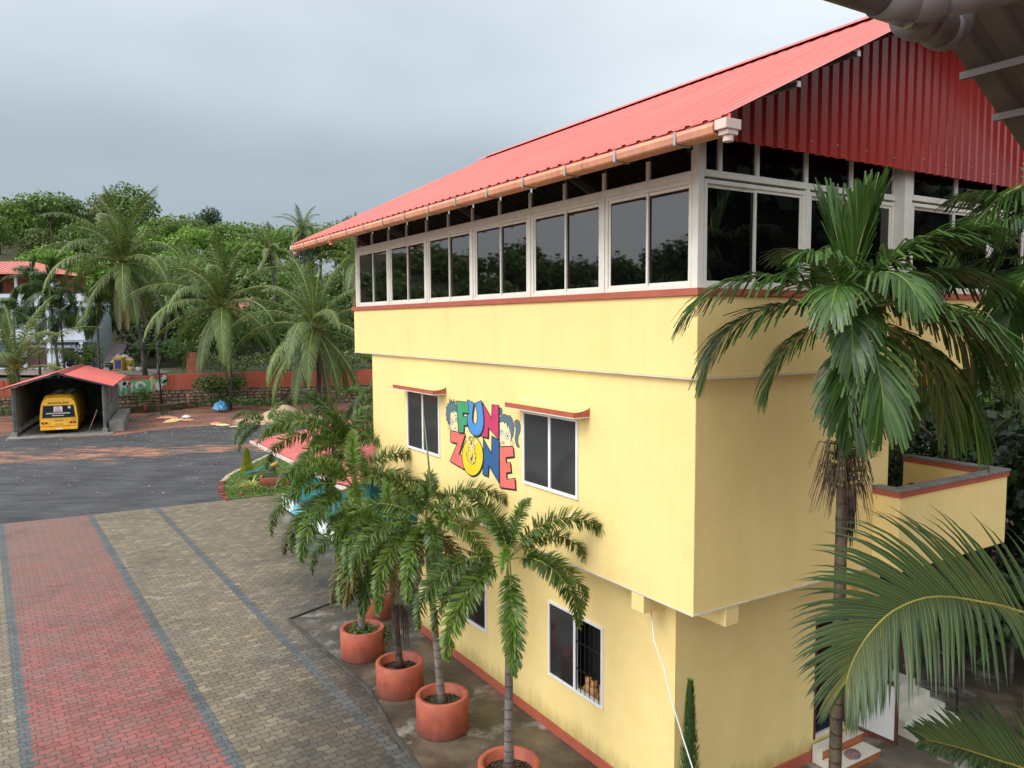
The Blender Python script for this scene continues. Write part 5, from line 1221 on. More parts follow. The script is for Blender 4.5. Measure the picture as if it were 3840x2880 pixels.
ln = MB().tube([(0, 0, .02), (.55, .12, 1.45)], .028, 8).ball((.0, 0, .04), .07, 6, (1.6, .7, .6)); tag(ln.build('wooden_tool', 'wood', loc=sl_(4.1, .2, .05), rz=SA), 'wooden handled tool leaning on the right post inside the shed', 'tool')
# ---------------------------------------------------------------- compound wall: stone footing, orange masonry
WP = [(-62, 50), (-39.2, 60.0), (-30.9, 63.0), (-28.4, 65.2), (-23.2, 67.0), (-14.1, 69.0), (-4, 71.5)]
CW = empty('compound_wall', (0, 0, 0), 0, 'long orange compound wall on a rubble stone footing behind the yard', 'wall')
for i, ((x0, y0), (x1, y1)) in enumerate(zip(WP, WP[1:])):
    L = math.hypot(x1 - x0, y1 - y0); a = math.atan2(y1 - y0, x1 - x0); z1 = 2.72 + .04 * i
    o = MB().box(0, L + .06, -.16, .3, 0, 1.42 + .04 * i).build('stone_footing', 'rubble_stone', CW, (x0, y0, 0), a)
    m = MB().box(0, L + .03, 0, .22, 1.4, z1)
    n_ = max(1, int(L / 3.4))
    for k in range(n_ + 1): m.box(k * L / n_ - .14, k * L / n_ + .14, -.05, .23, 1.39, z1 + .01)
    m.box(0, L, -.025, .02, 1.385, 1.95).build('orange_wall', 'orange_paint' if 'orange_paint' in MATS else pm('orange_paint', (.47, .115, .062), (.38, .09, .05), 1.0, .75, .2, 12), CW, (x0, y0, 0), a, bevel=.01)
gp = at(695, 1340, 70); MB().box(-.45, .45, -.3, .3, 0, 4.4).build('gate_pillar', 'brick_wall', CW, (gp.x, 71.5, 0)); gp = at(740, 1390, 66.3); MB().box(-.16, .16, -.12, .12, 2.6, 3.5).build('wall_stub', 'orange_paint', CW, (gp.x, 66.45, 0))
k = MB(); kp = [on(434, 1553), on(600, 1543), on(780, 1522), on(900, 1512)]
for a, b in zip(kp, kp[1:]): k.bar((a.x, a.y, .25), (b.x, b.y, .25), .45, .55)
tag(k.build('low_kerb_wall', pm('mossy', (.16, .10, .06), (.05, .055, .025), 1.2, .9, .4)), 'low mossy retaining kerb running before the stone footing', 'kerb')
# painted board with animals fixed on the wall
a_, b_ = at(432, 1480, 62.3), at(627, 1472, 65.0); ang = math.atan2(b_.y - a_.y, b_.x - a_.x); Lb = math.hypot(b_.x - a_.x, b_.y - a_.y)
BD = empty('mural_board', (a_.x, a_.y, 1.32), ang, 'green painted board with cow, zebra and bird on the compound wall', 'sign board')
for nm, c in (('b_green', (.16, .50, .24)), ('b_dark', (.03, .12, .12)), ('b_mid', (.10, .38, .30)), ('b_light', (.45, .75, .55))): pm(nm, c, tuple(x * .8 for x in c), 4, .6)
MB().box(0, Lb, -.05, 0, 0, 1.18).build('board_panel', 'b_green', BD)
MB().box(0, Lb, -.062, -.051, 0, .05).build('board_trim', 'b_light', BD)
def bp_(pts, mat, name, lv=1): return MB().prism([(x, -.052 - lv * .006, z) for x, z in pts], (0, -.005, 0)).build(name, mat, BD)
def blob(cx, cz, rx, rz, seed, n=14, j=.25): q = random.Random(seed); return [(cx + rx * (1 + q.uniform(-j, j)) * math.cos(2 * math.pi * i / n), cz + rz * (1 + q.uniform(-j, j)) * math.sin(2 * math.pi * i / n)) for i in range(n)]
bp_([(.35, .30), (.45, .30), (.5, .62), (1.2, .6), (1.2, .3), (1.3, .3), (1.35, .95), (1.1, 1.1), (.6, 1.12), (.45, 1.28), (.15, 1.2), (.02, 1.0), (.25, .92), (.35, .7)], 'm_white', 'cow')
for i, (x, z, s) in enumerate(((.72, .95, .15), (1.1, .92, .13), (.35, 1.16, .09), (.95, .72, .09))): bp_(blob(x, z, s, s * 1.1, i), 'black', 'cow_patch', 2)
bp_(blob(1.9, .72, .42, .36, 7, 22, .12), 'm_white', 'flower'); bp_(blob(1.9, .75, .18, .15, 8), 'b_mid', 'flower_centre', 2); bp_(blob(3.35, .62, .42, .36, 9, 22, .14), 'm_white', 'flower')
z_ = [(2.72, .35), (2.82, .35), (2.84, .6), (2.98, .6), (3.0, .3), (3.1, .3), (3.08, 1.0), (2.98, 1.3), (2.9, 1.48), (2.76, 1.42), (2.6, 1.2), (2.68, 1.12), (2.74, .9)]
bp_(z_, 'm_skin', 'zebra')
for i in range(7): zq = .62 + i * .115; bp_([(2.78, zq), (3.04, zq + .05), (3.04, zq + .085), (2.78, zq + .035)], 'black', 'zebra_stripe', 2)
bp_([(3.62, .95), (3.85, 1.02), (3.98, 1.32), (3.86, 1.52), (3.7, 1.5), (3.66, 1.3), (3.45, 1.24), (3.64, 1.16)], 'm_white', 'bird'); bp_([(3.5, .80), (3.95, .9), (4.1, 1.12), (3.8, 1.1)], 'black', 'bird_wing', 2)
q = random.Random(3)
for i in range(26): x = .1 + i * (Lb - .3) / 26; h = q.uniform(.22, .5); bp_([(x - .07, .05), (x + .07, .05), (x + q.uniform(-.12, .12), h)], ('b_dark', 'b_mid', 'b_light')[i % 3], 'painted_grass', 3)
# ---------------------------------------------------------------- odds and ends in the yard
for i, (px, py, rx, ry, h, mat, lb) in enumerate(((625, 1570, .9, .45, .22, 'cloth_pink', 'heap of pink sacking, left part of the large rag heap'), (655, 1580, .8, .4, .25, 'cloth_cream', 'cream sacking in the middle of the large rag heap'), (698, 1566, .55, .35, .2, 'cloth_white', 'white sack at the right end of the large rag heap'), (705, 1578, .5, .3, .18, 'cloth_pink', 'orange pink sack below the white one'), (640, 1584, .6, .3, .14, 'cloth_cream', 'thin cream sack at the front of the rag heap'), (808, 1591, .7, .35, .16, 'cloth_pink', 'small pink rag lying on the asphalt edge, left one'), (835, 1596, .6, .3, .14, 'cloth_cream', 'small cream rag beside the pink one on the asphalt edge'), (880, 1601, .4, .15, .08, 'cloth_cream', 'narrow cream scrap on the asphalt, farthest right'))):
    p = on(px, py); tag(crumple(rx, ry, h, 50 + i, 12).build('rag', mat, loc=(p.x, p.y, .01), rz=i), lb, 'rag', 'rags lying in the yard')
p = on(828, 1545); tag(crumple(.62, .5, .95, 77, 16).build('tarpaulin', 'tarp_blue', loc=(p.x, p.y, .05), rz=.4), 'crumpled bright blue tarpaulin in the weeds below the wall', 'tarpaulin')
def heap(rx, ry, h, seed, n=30):
    q = random.Random(seed); vs = []; fs = []
    for j in range(n):
        for i in range(n):
            x, y = i / (n - 1) * 2 - 1, j / (n - 1) * 2 - 1; r = math.hypot(x, y); z = max(0, 1 - r) ** .85 * h * (1 + .18 * math.sin(x * 5 + seed) + .12 * math.sin(y * 9)) + q.uniform(0, .035) * h - .01
            vs.append((x * rx, y * ry, z))
    for j in range(n - 1):
        for i in range(n - 1): a = j * n + i; fs.append((a, a + 1, a + n + 1, a + n))
    return MB().add(vs, fs, True)
p = at(1330, 1560, 55.5); tag(heap(3.1, 2.6, .95, 2).build('sand_heap', 'sand', loc=(p.x - 5.3, 56.6, 0)), 'large heap of pale sand behind the pink hut roof', 'heap', kind='stuff')
p = on(1000, 1577); tag(heap(2.4, 1.4, .32, 5).build('sand_spill', 'sand', loc=(p.x, p.y + .3, 0)), 'thin spill of pale sand left of the heap', 'sand', kind='stuff')
hz_ = [on(x, y, .03) for x, y in ((472, 1560), (482, 1572), (505, 1578), (530, 1572), (545, 1562), (547, 1548), (540, 1535), (525, 1527), (505, 1530))]
tag(MB().tube([(p.x, p.y, .03 + (.3 if i > 5 else 0)) for i, p in enumerate(hz_)], .035, 6).build('garden_hose', 'hose_green'), 'green garden hose curling over the soil beside the ledge', 'hose')
def stick(px, py, qx, qy, r, mat, lb, z0=.05, z1=.05, cat='pole'):
    a, b = on(px, py, z0), on(qx, qy, z1); tag(MB().tube([a, b], r, 7).build('pole', mat), lb, cat)
stick(541, 1563, 579, 1553, .05, 'wood', 'short wooden stick lying on the red soil past the hose')
def upright(px, py, Y, h, r, mat, name, lb, lean=0, cat='pole'):
    p = at(px, py, Y); tag(MB().tube([(0, 0, 0), (lean, 0, h)], r, 8).build(name, mat, loc=(p.x, Y, max(0, p.z) if Y > 66 else 0)), lb, cat)
upright(710, 1510, 64.5, 1.3, .08, 'wood', 'post', 'short leaning wooden post against the stone footing', -.15, 'post'); upright(545, 1520, 61.5, .9, .14, 'brick_red', 'post', 'short reddish stump in front of the stone footing', 0, 'post')
upright(607, 1500, 64.2, 6.6, .07, 'wood_dark', 'utility_pole', 'thin dark pole standing before the orange wall', -.3)
# thrown stones and scraps: nobody could count them
q = random.Random(31); m = MB()
for i in range(900):
    x, y = q.uniform(-34, -8), q.uniform(32, 60)
    if i % 3 == 0: pp = on(q.uniform(440, 900), q.uniform(1560, 1640)); x, y = pp.x, pp.y
    if inside(x, y, LB): continue
    s = q.uniform(.012, .05); m.ball((x, y, .01 + s * .3), s, 4, (1.4, 1, .6))
tag(m.build('yard_stones', 'rubble'), 'small stones and scraps scattered over the yard', 'stones', kind='stuff')
# ---------------------------------------------------------------- raised land and wooded hill behind the wall
def hz(x, y):
    r = math.hypot(x, y); base = 2.0
    if r > 104: base += min(18, (r - 104) * .42) * (1 + .06 * math.sin(x * .05)) * (.80 if x > -45 else 1)
    return base + .15 * math.sin(x * .3) * math.sin(y * .23)
vs = []; fs = []; A = [R(a) for a in range(-115, 26, 3)]; RR = [66, 75, 85, 95, 104, 110, 118, 126, 136, 150, 200, 400]
def wally(x):
    for (x0, y0), (x1, y1) in zip(WP, WP[1:]):
        if x0 <= x <= x1: return y0 + (y1 - y0) * (x - x0) / (x1 - x0)
    return None
cols = [(-260 + i * 8) for i in range(44)]; rows = 22
for i, x in enumerate(cols):
    y0 = wally(x) or (50 - (x + 62) * .52 if x < -62 else 71.5); y0 += .15
    for j in range(rows):
        y = y0 + (260 - y0) * (j / (rows - 1)) ** 1.5 if j else y0; vs.append((x, y, hz(x, y)))
for i in range(len(cols) - 1):
    for j in range(rows - 1): a = i * rows + j; fs.append((a, a + rows, a + rows + 1, a + 1))
hm = MB().add(vs, fs, True); tag(hm.build('hill', pm('hill_soil', (.05, .065, .022), (.10, .085, .05), .25, .95)), kind='structure')
# driveway beyond the wall
dv = [at(-40, 1425, 74), at(560, 1412, 72), at(640, 1395, 78), at(470, 1372, 88), at(-40, 1385, 84)]
tag(MB().poly([(p.x, p.y, 2.32) for p in dv]).build('driveway', pm('drive', (.22, .19, .16), (.14, .12, .10), .8, .85)), kind='structure')
# ---------------------------------------------------------------- broadleaf trees
TM = {}
for k, (n, r, h, size, mat) in {'a': (2900, 4.6, 4.2, .50, 'lf_tree'), 'b': (2900, 5.0, 3.8, .50, 'lf_tree'), 'c': (2500, 3.8, 4.4, .46, 'lf_olive'), 'd': (2600, 4.6, 3.4, .55, 'lf_vine'), 'e': (2300, 3.6, 3.6, .46, 'lf_dark'), 'f': (1900, 5.2, 2.2, .55, 'lf_tree')}.items():
    TM[k] = leafcloud(ord(k), n, r, r, h, size, 0, .5, .35, 8, .65, .1).mesh('crown', mat)
tk = MB().tube([(0, 0, 0), (.2, 0, 3), (-.1, .1, 6.5)], [.28, .2, .12], 7)
for i in range(5): a = i * 1.25; tk.tube([(0, 0, 3.6 + i * .4), (1.6 * math.cos(a), 1.6 * math.sin(a), 6.0 + i * .3), (2.8 * math.cos(a), 2.8 * math.sin(a), 7.2 + i * .3)], [.12, .08, .03], 5)
TK = tk.mesh('trunk', 'bark')
def tree(x, y, z, sc, kind, lb, grp=None, hs=1.0, cz=7.2):
    t = empty('broadleaf_tree', (x, y, z), random.uniform(0, 6.28), lb, 'tree', grp); t.scale = (sc, sc, sc * hs)
    inst('trunk', TK, t); inst('crown', TM[kind], t, (0, 0, cz)); return t
q = random.Random(77); random.seed(5); HG = 'trees on the wooded hill'
LBL = {'a': 'rounded deep green tree among others on the wooded hill', 'b': 'broad green tree among others on the wooded hill', 'c': 'upright olive green tree among others on the wooded hill', 'd': 'bright green creeper-covered tree on the wooded hill', 'e': 'small dark tree among others on the wooded hill', 'f': 'flat spreading tree on the wooded hill'}
for row, (r, step, s0) in enumerate(((106, 3.6, .80), (113, 3.7, .85), (121, 3.6, .9), (130, 3.3, .95), (140, 3.0, .95))):
    a = -36.5 + row * .9
    while a < -7.5:
        rr = r + q.uniform(-2.5, 2.5); x, y = rr * math.sin(R(a)), rr * math.cos(R(a)); k = q.choice('aabbccddef' if a > -27 else 'aabcdddbf')
        tree(x, y, hz(x, y) - .6, s0 * q.uniform(.8, 1.15), k, LBL[k], HG, q.uniform(.9, 1.15)); a += step * q.uniform(.75, 1.25)
# skyline trees placed where the photograph shows them
for px, py, Y, sc, k, lb in ((470, 700, 128, 1.15, 'a', 'tallest rounded tree on the skyline, behind the tallest coconut palm'), (400, 740, 126, .9, 'c', 'tall tree on the skyline left of the tallest one'), (170, 745, 132, 1.2, 'b', 'broad skyline tree above the white house'), (20, 790, 128, 1.1, 'a', 'skyline tree at the left edge of the view'), (780, 775, 138, .75, 'e', 'small dark tree breaking the skyline in a dip'), (860, 830, 136, 1.0, 'd', 'creeper-covered tree right of the small dark skyline tree'), (1195, 830, 130, .95, 'f', 'flat-topped tree on the skyline left of the school roof end'), (1312, 810, 134, .62, 'e', 'small round tree peeping over the end of the school roof'), (655, 830, 132, .9, 'b', 'skyline tree in the dip right of the tallest palm'), (1000, 850, 134, .9, 'a', 'skyline tree above the far coconut palms'), (560, 812, 130, .95, 'b', 'skyline tree just right of the tallest coconut crown'), (620, 815, 126, .9, 'd', 'creeper-covered skyline tree in the first dip'), (720, 812, 130, .9, 'a', 'skyline tree left of the small dark one'), (930, 838, 130, .9, 'b', 'skyline tree left of the far coconut palms'), (1075, 850, 128, .9, 'd', 'creeper-covered tree between the two far coconut palms'), (1255, 840, 128, .85, 'a', 'skyline tree left of the tree peeping over the roof'), (80, 770, 126, 1.1, 'd', 'bright skyline tree near the left edge'), (285, 770, 128, 1.0, 'b', 'skyline tree between the white house and the tallest palm')):
    p = at(px, py, Y); tree(p.x, p.y, p.z - 10.2 * sc, sc, k, lb)
# wood seen only in the window glass: hillside left of the frame, one mass
m = MB(); base = leafcloud(9, 700, 5, 5, 5, 1.15, 0, .5, .35, 6, .7, .1)
for i in range(110):
    a = q.uniform(-112, -37); r = q.uniform(112, 150); x, y = r * math.sin(R(a)), r * math.cos(R(a)); z = 3.2 + (r - 110) * .32 + q.uniform(0, 5.5)
    m.add([(v_[0] + x, v_[1] + y, v_[2] + z) for v_ in base.v], base.f)
tag(m.build('hillside_wood', 'lf_tree'), 'wooded hillside continuing left of the view', 'wood', kind='stuff')
m = MB()
for i in range(90):
    a = q.uniform(44, 128); r = q.uniform(34, 60); x, y = r * math.sin(R(a)), r * math.cos(R(a)); z = q.uniform(0, 16)
    m.add([(v_[0] * 1.1 + x, v_[1] * 1.1 + y, v_[2] + z) for v_ in base.v], base.f)
tag(m.build('shaded_grove', 'lf_dark'), 'tall dark grove standing to the right of the school', 'wood', kind='stuff')
# thicket and creeper bank
def mass(name, spots, mat, seed, lb, size=.34, n=520):
    m = MB(); q2 = random.Random(seed)
    for (px, py, Y, rx, rz_) in spots:
        p = at(px, py, Y); b = leafcloud(q2.randint(0, 999), int(n * rx * rz_ / 4), rx, rx * .6, rz_, size, 0, .45, .5, 6, .75, .1)
        m.add([(v_[0] + p.x, v_[1] + p.y, v_[2] + p.z) for v_ in b.v], b.f)
    tag(m.build(name, mat), lb, 'thicket', kind='stuff')
mass('creeper_thicket', [(745, 1230, 84, 3.6, 3.4), (830, 1260, 82, 3.4, 3.0), (920, 1250, 84, 3.6, 3.0), (1000, 1265, 82, 3.4, 2.8), (1080, 1250, 84, 3.6, 3.0), (1160, 1260, 84, 3.4, 3.0), (1260, 1250, 86, 4.0, 3.4), (1340, 1220, 88, 4.0, 4.0), (700, 1330, 80, 2.4, 2.0), (980, 1180, 92, 4, 3), (1150, 1160, 92, 4, 3.4)], 'lf_ivy', 1, 'dense green creeper bank beyond the orange wall')
mass('house_side_thicket', [(560, 1250, 90, 3.5, 3.5), (640, 1240, 92, 3.5, 3.8), (600, 1170, 94, 4, 4), (520, 1180, 96, 4, 4), (700, 1180, 94, 4, 4), (660, 1320, 86, 2.6, 2.2), (550, 1320, 88, 2.5, 1.8)], 'lf_dark', 6, 'shaded thicket between the white house and the creeper bank', .4, 420)
mass('low_scrub', [(780, 1355, 76, 2.4, 1.3), (860, 1360, 75, 2.6, 1.2), (950, 1355, 76, 2.6, 1.2), (1040, 1350, 76, 2.6, 1.3), (1120, 1350, 77, 2.4, 1.3), (1220, 1345, 78, 2.6, 1.4), (1320, 1350, 78, 2.6, 1.4)], 'lf_olive', 2, 'light green scrub growing just beyond the orange wall', .26, 420)
mass('hill_undergrowth', [(x_, 1130 + 25 * math.sin(x_), 103, 5.5, 5) for x_ in range(-60, 1400, 105)], 'lf_tree', 4, 'dark undergrowth at the foot of the wooded hill', .5, 300)
mass('wall_weeds', [(800, 1500, 63.5, 1.2, .5), (870, 1500, 64.0, 2.2, .6), (930, 1510, 63, 1.8, .6), (650, 1525, 64, .9, .25), (740, 1520, 64.5, .9, .25), (1000, 1510, 63, 1.4, .5), (1120, 1505, 64, 1.6, .5), (1210, 1500, 64, 1.6, .6), (620, 1545, 60.8, .6, .25), (10, 1545, 56.5, 1.2, .5)], 'lf_ivy', 3, 'weeds growing along the foot of the stone footing', .16, 1600)
def bush(px, py, Y, rx, rz_, mat, lb, size=.2, n=900, name='shrub'):
    p = at(px, py, Y); b = empty(name, (p.x, p.y, p.z - rz_), 0, lb, name.replace('_', ' '))
    MB().tube([(0, 0, 0), (.05, 0, rz_)], [.06, .03], 6).build('stem', 'bark', b); leafcloud(int(px), n, rx, rx * .8, rz_, size, rz_, .4, .4, 7, .7, .1).build('foliage', mat, b)
bush(790, 1450, 63.5, 1.7, 1.3, 'lf_ivy', 'leafy shrub left of the dark coconut stem before the wall', .2, 1300); bush(880, 1435, 64.5, 1.3, 1.1, 'lf_ivy', 'shrub with pink tinged leaves right of the coconut stem', .2, 800)
bush(542, 1480, 61.6, .7, .95, 'lf_tree', 'thin sapling before the painted animal board', .16, 420)
bush(300, 1345, 74, 2.0, 1.7, 'lf_dark', 'dense dark shrub beside the white house steps', .22, 1400); bush(210, 1370, 78, .8, .7, 'lf_variegated', 'pale variegated bush in a dark pot before the white house', .16, 400); bush(345, 1330, 73, 1.2, 1.7, 'lf_tree', 'green shrub right of the dense dark one', .2, 800)
bush(1335, 1370, 70, 1.4, 1.2, 'lf_ivy', 'shrub by the wall where the school building hides it', .2, 600)
# ---------------------------------------------------------------- coconut palms
CO = {}
for i, (e0, bd, L) in enumerate(((80, 42, 4.6), (60, 75, 5.2), (40, 88, 5.4), (20, 90, 5.4), (-5, 72, 5.0), (-35, 45, 4.4))):
    CO[i] = fm('frond', ('rachis', 'lf_coconut'), L, 84, .80, .040, e0, bd, 20 + i, droop=1.3, lift=.20, start=.10, seg=3, ang0=66, ang1=24, rr=.05)
CO['dry'] = fm('frond', ('rachis', 'lf_coco_dry'), 4.0, 46, .85, .06, -55, 28, 33, droop=1.4, start=.12, ang0=45, ang1=18, rr=.05)
CO['spear'] = fm('frond', ('rachis_yellow', 'lf_spear'), 3.2, 40, .5, .07, 86, 6, 34, droop=.05, lift=.4, start=.3, ang0=14, ang1=6, rr=.05)
def coco(px, py, Y, cpx, cpy, sc, seed, lb, n=24, r=.17, spear=False, dry=2, low=.25, nuts=True, z0=0.0, dy=0.0, name='coconut_palm', grp=None):
    q = random.Random(seed); b = at(px, py, Y); b.z = z0; c = at(cpx, cpy, Y + dy); fr = []
    for i in range(n):
        t = i / n; k = min(5, int(t * (5 + low * 3)))
        fr.append((CO[k], i * 137.5 + q.uniform(-14, 14), sc * q.uniform(.9, 1.08)))
    for i in range(dry): fr.append((CO['dry'], q.uniform(200, 340), sc))
    if spear: fr.append((CO['spear'], 30, sc)); fr.append((CO['spear'], 160, sc * .9))
    palm(name, b, c, r, r * .75, 'stem_coco', fr, lb, group=grp, curve=.3, nuts=('coconut', 14, .13, .55, -.35) if nuts else None)
coco(545, 1400, 72, 462, 985, 1.62, 1, 'tallest coconut palm leaning left behind the painted board', 36, .22, False, 4, .5, z0=2.1)
coco(861, 1500, 63.6, 832, 1150, 1.48, 2, 'coconut palm with straight dark stem standing before the orange wall', 32, .17, False, 2, .3)
coco(1182, 1500, 60, 1180, 1235, 1.42, 3, 'full coconut palm with hanging nuts nearest the school building', 36, .22, True, 2, .9)
coco(50, 1470, 56, 62, 1395, 1.35, 4, 'young coconut palm spreading over the shed roof at the left edge', 15, .16, False, 0, -.5, False)
coco(1030, 1300, 98, 1013, 945, .85, 5, 'far coconut palm rising above the creeper bank, left of two', 22, .2, False, 1, .2, z0=2.5)
coco(1140, 1300, 106, 1133, 868, .85, 6, 'far coconut palm rising above the creeper bank, right of two', 22, .2, False, 1, .2, z0=3)
coco(1340, 1300, 84, 1345, 985, 1.3, 7, 'coconut palm partly hidden behind the end of the school', 20, .2, False, 1, .2, z0=2.5)
coco(590, 1330, 88, 640, 1120, 1.15, 8, 'short coconut palm behind the papaya tree', 16, .2, False, 1, .2, z0=2.2)
coco(715, 1330, 92, 720, 1060, 1.15, 9, 'coconut palm standing between the two large ones, farther back', 18, .2, False, 1, .2, z0=2.2)
# betel palms before the house
def betel(px, py, Y, cpx, cpy, sc, seed, lb, n=11, z0=2.1):
    q = random.Random(seed); b = at(px, py, Y); b.z = z0; c = at(cpx, cpy, Y)
    palm('betel_palm', b, c, .12, .09, 'stem_coco', [(AR[(0, 1, 1, 2, 2, 3, 3, 4, 4, 5, 1)[i % 11]], i * 137.5 + q.uniform(-20, 20), sc * q.uniform(.9, 1.1)) for i in range(n)], lb, group='betel palms before the white house', shaft=(.8, .11, 'shaft'))
betel(220, 1385, 72, 190, 1120, 1.9, 1, 'betel palm with crown against the red house roof'); betel(243, 1385, 72.5, 228, 1210, 1.9, 2, 'betel palm with crown before the middle of the white house')
betel(372, 1400, 72, 365, 1190, 1.85, 3, 'betel palm with drooping crown right of the white house'); betel(60, 1400, 70, 52, 1215, 1.8, 4, 'betel palm with pale upright leaves left of the white house')
betel(150, 1390, 74, 120, 1090, 1.6, 5, 'betel palm with small crown high before the veranda')
# papaya
p = at(592, 1395, 73); pa = empty('papaya_tree', (p.x, p.y, 2.1), 0, 'papaya tree with pale stem and umbrella of leaves before the driveway', 'tree')
MB().tube([(0, 0, 0), (.1, 0, 1.6), (0, 0, 3.0)], [.13, .11, .07], 8).build('trunk', pm('papaya_bark', (.42, .38, .30), (.25, .22, .17), 3, .8), pa)
m = MB(); q = random.Random(8)
for i in range(26):
    a = i * 2.4; l = q.uniform(.9, 2.2); z = 3.0 + q.uniform(-.5, .35); c = Vector((l * math.cos(a), l * math.sin(a), z + .2)); m.tube([(0, 0, 2.9), c], .02, 4, False)
    for j in range(8):
        b = a + (j - 3.5) * .55; r = q.uniform(.38, .6); d = Vector((math.cos(b), math.sin(b), -.25)); s_ = Vector((-math.sin(b), math.cos(b), 0)) * .10
        m.add([c, c + d * r * .5 + s_, c + d * r, c + d * r * .5 - s_], [(0, 1, 2, 3)])
m.build('crown', 'lf_papaya', pa)
# ---------------------------------------------------------------- white house
HO = empty('white_house', (-56.5, 84, 2.2), R(4), 'pale blue white three-storey house with red hipped roof and verandas', 'house')
def H(name, mb, mat, par=HO, **k): return mb.build(name, mat, par, **k)
H('wall', MB().box(-8, 9.5, 3.2, 9, 0, 7.6).box(-8, 0, 1.6, 3.2, 0, 2.9).box(2.9, 9.5, 1.6, 3.2, 0, 2.6).box(-8, .6, 1.8, 3.2, 3.6, 6.4), 'house_white')
H('floor_slab', MB().box(-8, 10.3, .6, 3.2, 2.95, 3.15).box(-8, 11.0, .4, 3.2, 6.6, 6.8).box(-8, 10, 0, 3.2, -.1, .15), 'house_white')
b1 = H('balcony_wall', MB().box(-8, 10.3, .45, .6, 3.15, 4.4).box(10.15, 10.3, .6, 3.2, 3.15, 4.4), 'house_white')
b2 = H('balcony_wall', MB().box(-8, 11.0, .25, .4, 6.8, 8.15).box(10.85, 11, .4, 3.2, 6.8, 8.15), 'house_white')
H('balcony_rail', MB().box(-8, 10.35, .42, .63, 4.4, 4.47), 'steel', b1); H('balcony_rail', MB().box(-8, 11.05, .22, .43, 8.15, 8.22), 'steel', b2)
for x in (4.6, 5.8): H('balcony_opening', MB().box(x, x + .35, .44, .449, 3.5, 4.0), 'dark_void', b1)
for x in (3.0, -3.0): H('balcony_opening', MB().box(x, x + .35, .24, .249, 7.2, 7.75), 'dark_void', b2)
for x in (-1.1, 3.2, 6.9): H('column', MB().box(x, x + .25, .5, .75, 8.2, 10.4), 'house_white')
for x in (-3.6, 2.6, 6.2, 9.6): H('column', MB().box(x, x + .35, .6, .95, .15, 2.95).box(x, x + .35, .6, .95, 4.4, 6.6), 'house_white')
H('top_floor_wall', MB().box(-8, 6.8, 3.0, 8.6, 6.9, 10.2), 'brick_wall'); [H('top_opening', MB().box(a_, b_, 2.98, 2.999, 8.0, 9.9), 'dark_void') for a_, b_ in ((-.6, .6), (3.4, 4.5), (5.2, 6.4))]
rh = MB().add([(-9, -.4, 10.35), (7.4, -.4, 10.35), (7.4, 9, 10.35), (-9, 9, 10.35), (-4, 4.3, 11.9), (3.4, 4.3, 11.9)], [(0, 1, 5, 4), (1, 2, 5), (2, 3, 4, 5), (3, 0, 4), (3, 2, 1, 0)])
H('roof', rh, 'roof_pink2' if 'roof_pink2' in MATS else pm('roof_pink2', (.70, .20, .15), (.60, .15, .11), 1, .5)); rr_ = MB()
for i in range(39):
    x = -8.8 + i * .42; t_ = min(1, max(0, (x + 9) / 5)) if x < -4 else (1 if x < 3.4 else (7.4 - x) / 4.0)
    rr_.bar((x, -.4, 10.37), (x + (0), -.4 + 4.7 * t_, 10.37 + 1.55 * t_), .035, .03)
rr_.box(-9, 7.4, -.42, -.385, 10.365, 10.40); H('roof_rib', rr_, 'roof_pink'); H('roof_edge', MB().box(-9, 7.45, -.45, -.38, 10.22, 10.36), 'roof_pink2')
for x, z, w_, h_ in ((-6, 4.6, 1.1, 1.5), (1.0, 3.3, 1.0, 2.4), (6.7, 4.5, 1.0, 1.7), (8.2, 4.5, .5, 1.7), (.6, .2, 1.1, 2.2), (7.4, .9, 1.2, 1.4)):
    f = H('window', MB().box(x, x + w_, 1.55 if z < 3 and x > 2.9 else 3.1, 1.6 if z < 3 and x > 2.9 else 3.19, z, z + h_), 'steel'); H('pane', MB().box(x + .08, x + w_ - .08, 1.54 if z < 3 and x > 2.9 else 3.08, 1.549 if z < 3 and x > 2.9 else 3.09, z + .08, z + h_ - .08), 'glass_plain', f)
H('door', MB().box(3.6, 5.6, 1.5, 1.59, .15, 2.35), 'brown_door')
sp_ = MB()
for i in range(11): sp_.box(11.6, 13.3, 1 + i * .28, 1.28 + i * .28, .0, .25 + i * .24)
H('outer_stair', sp_, pm('stair_grey', (.17, .15, .15), (.12, .10, .10), 2, .8)); H('stair_rail', MB().tube([(13.35, 1, 1.1), (13.35, 4, 3.6)], .04, 6).tube([(13.35, 1, .2), (13.35, 1, 1.1)], .03, 6), 'steel')
# things in the house yard
p = at(448, 1352, 80); bn = empty('oil_drum', (p.x, p.y, 2.35), 0, 'yellow square container with a dark blue panel by the grey stairs', 'container')
MB().box(-.48, .48, -.4, .4, 0, 1.35).build('drum_body', 'bin_yellow', bn, bevel=.06); MB().box(-.30, .34, -.42, -.401, .18, 1.05).build('blue_panel', 'label_blue', bn); MB().lathe([(0, 1.35), (.15, 1.35), (.15, 1.42), (0, 1.42)], 12).build('cap', 'cloth_pink', bn)
tag(MB().box(-.3, .3, -.3, .3, 0, 1.1).build('jerrycan', 'bin_yellow', loc=(p.x + .95, p.y + .3, 2.35), bevel=.08), 'plain yellow can just right of the blue-panelled container', 'can')
tag(crumple(1.3, .8, 1.5, 91, 14).build('tarpaulin', 'tarp_tan', loc=(p.x - .6, p.y + 1.8, 2.6)), 'tan tarpaulin thrown over goods behind the yellow container', 'tarpaulin')
sc = empty('motor_scooter', (p.x - 1.35, p.y - .1, 2.35), R(80), 'dark scooter parked left of the yellow container', 'scooter')
for y in (-.55, .6): o = MB().lathe([(0, -.05), (.24, -.05), (.25, 0), (.24, .05), (0, .05)], 16).build('wheel', 'rubber', sc, (0, y, .25)); o.rotation_euler = (0, R(90), 0)
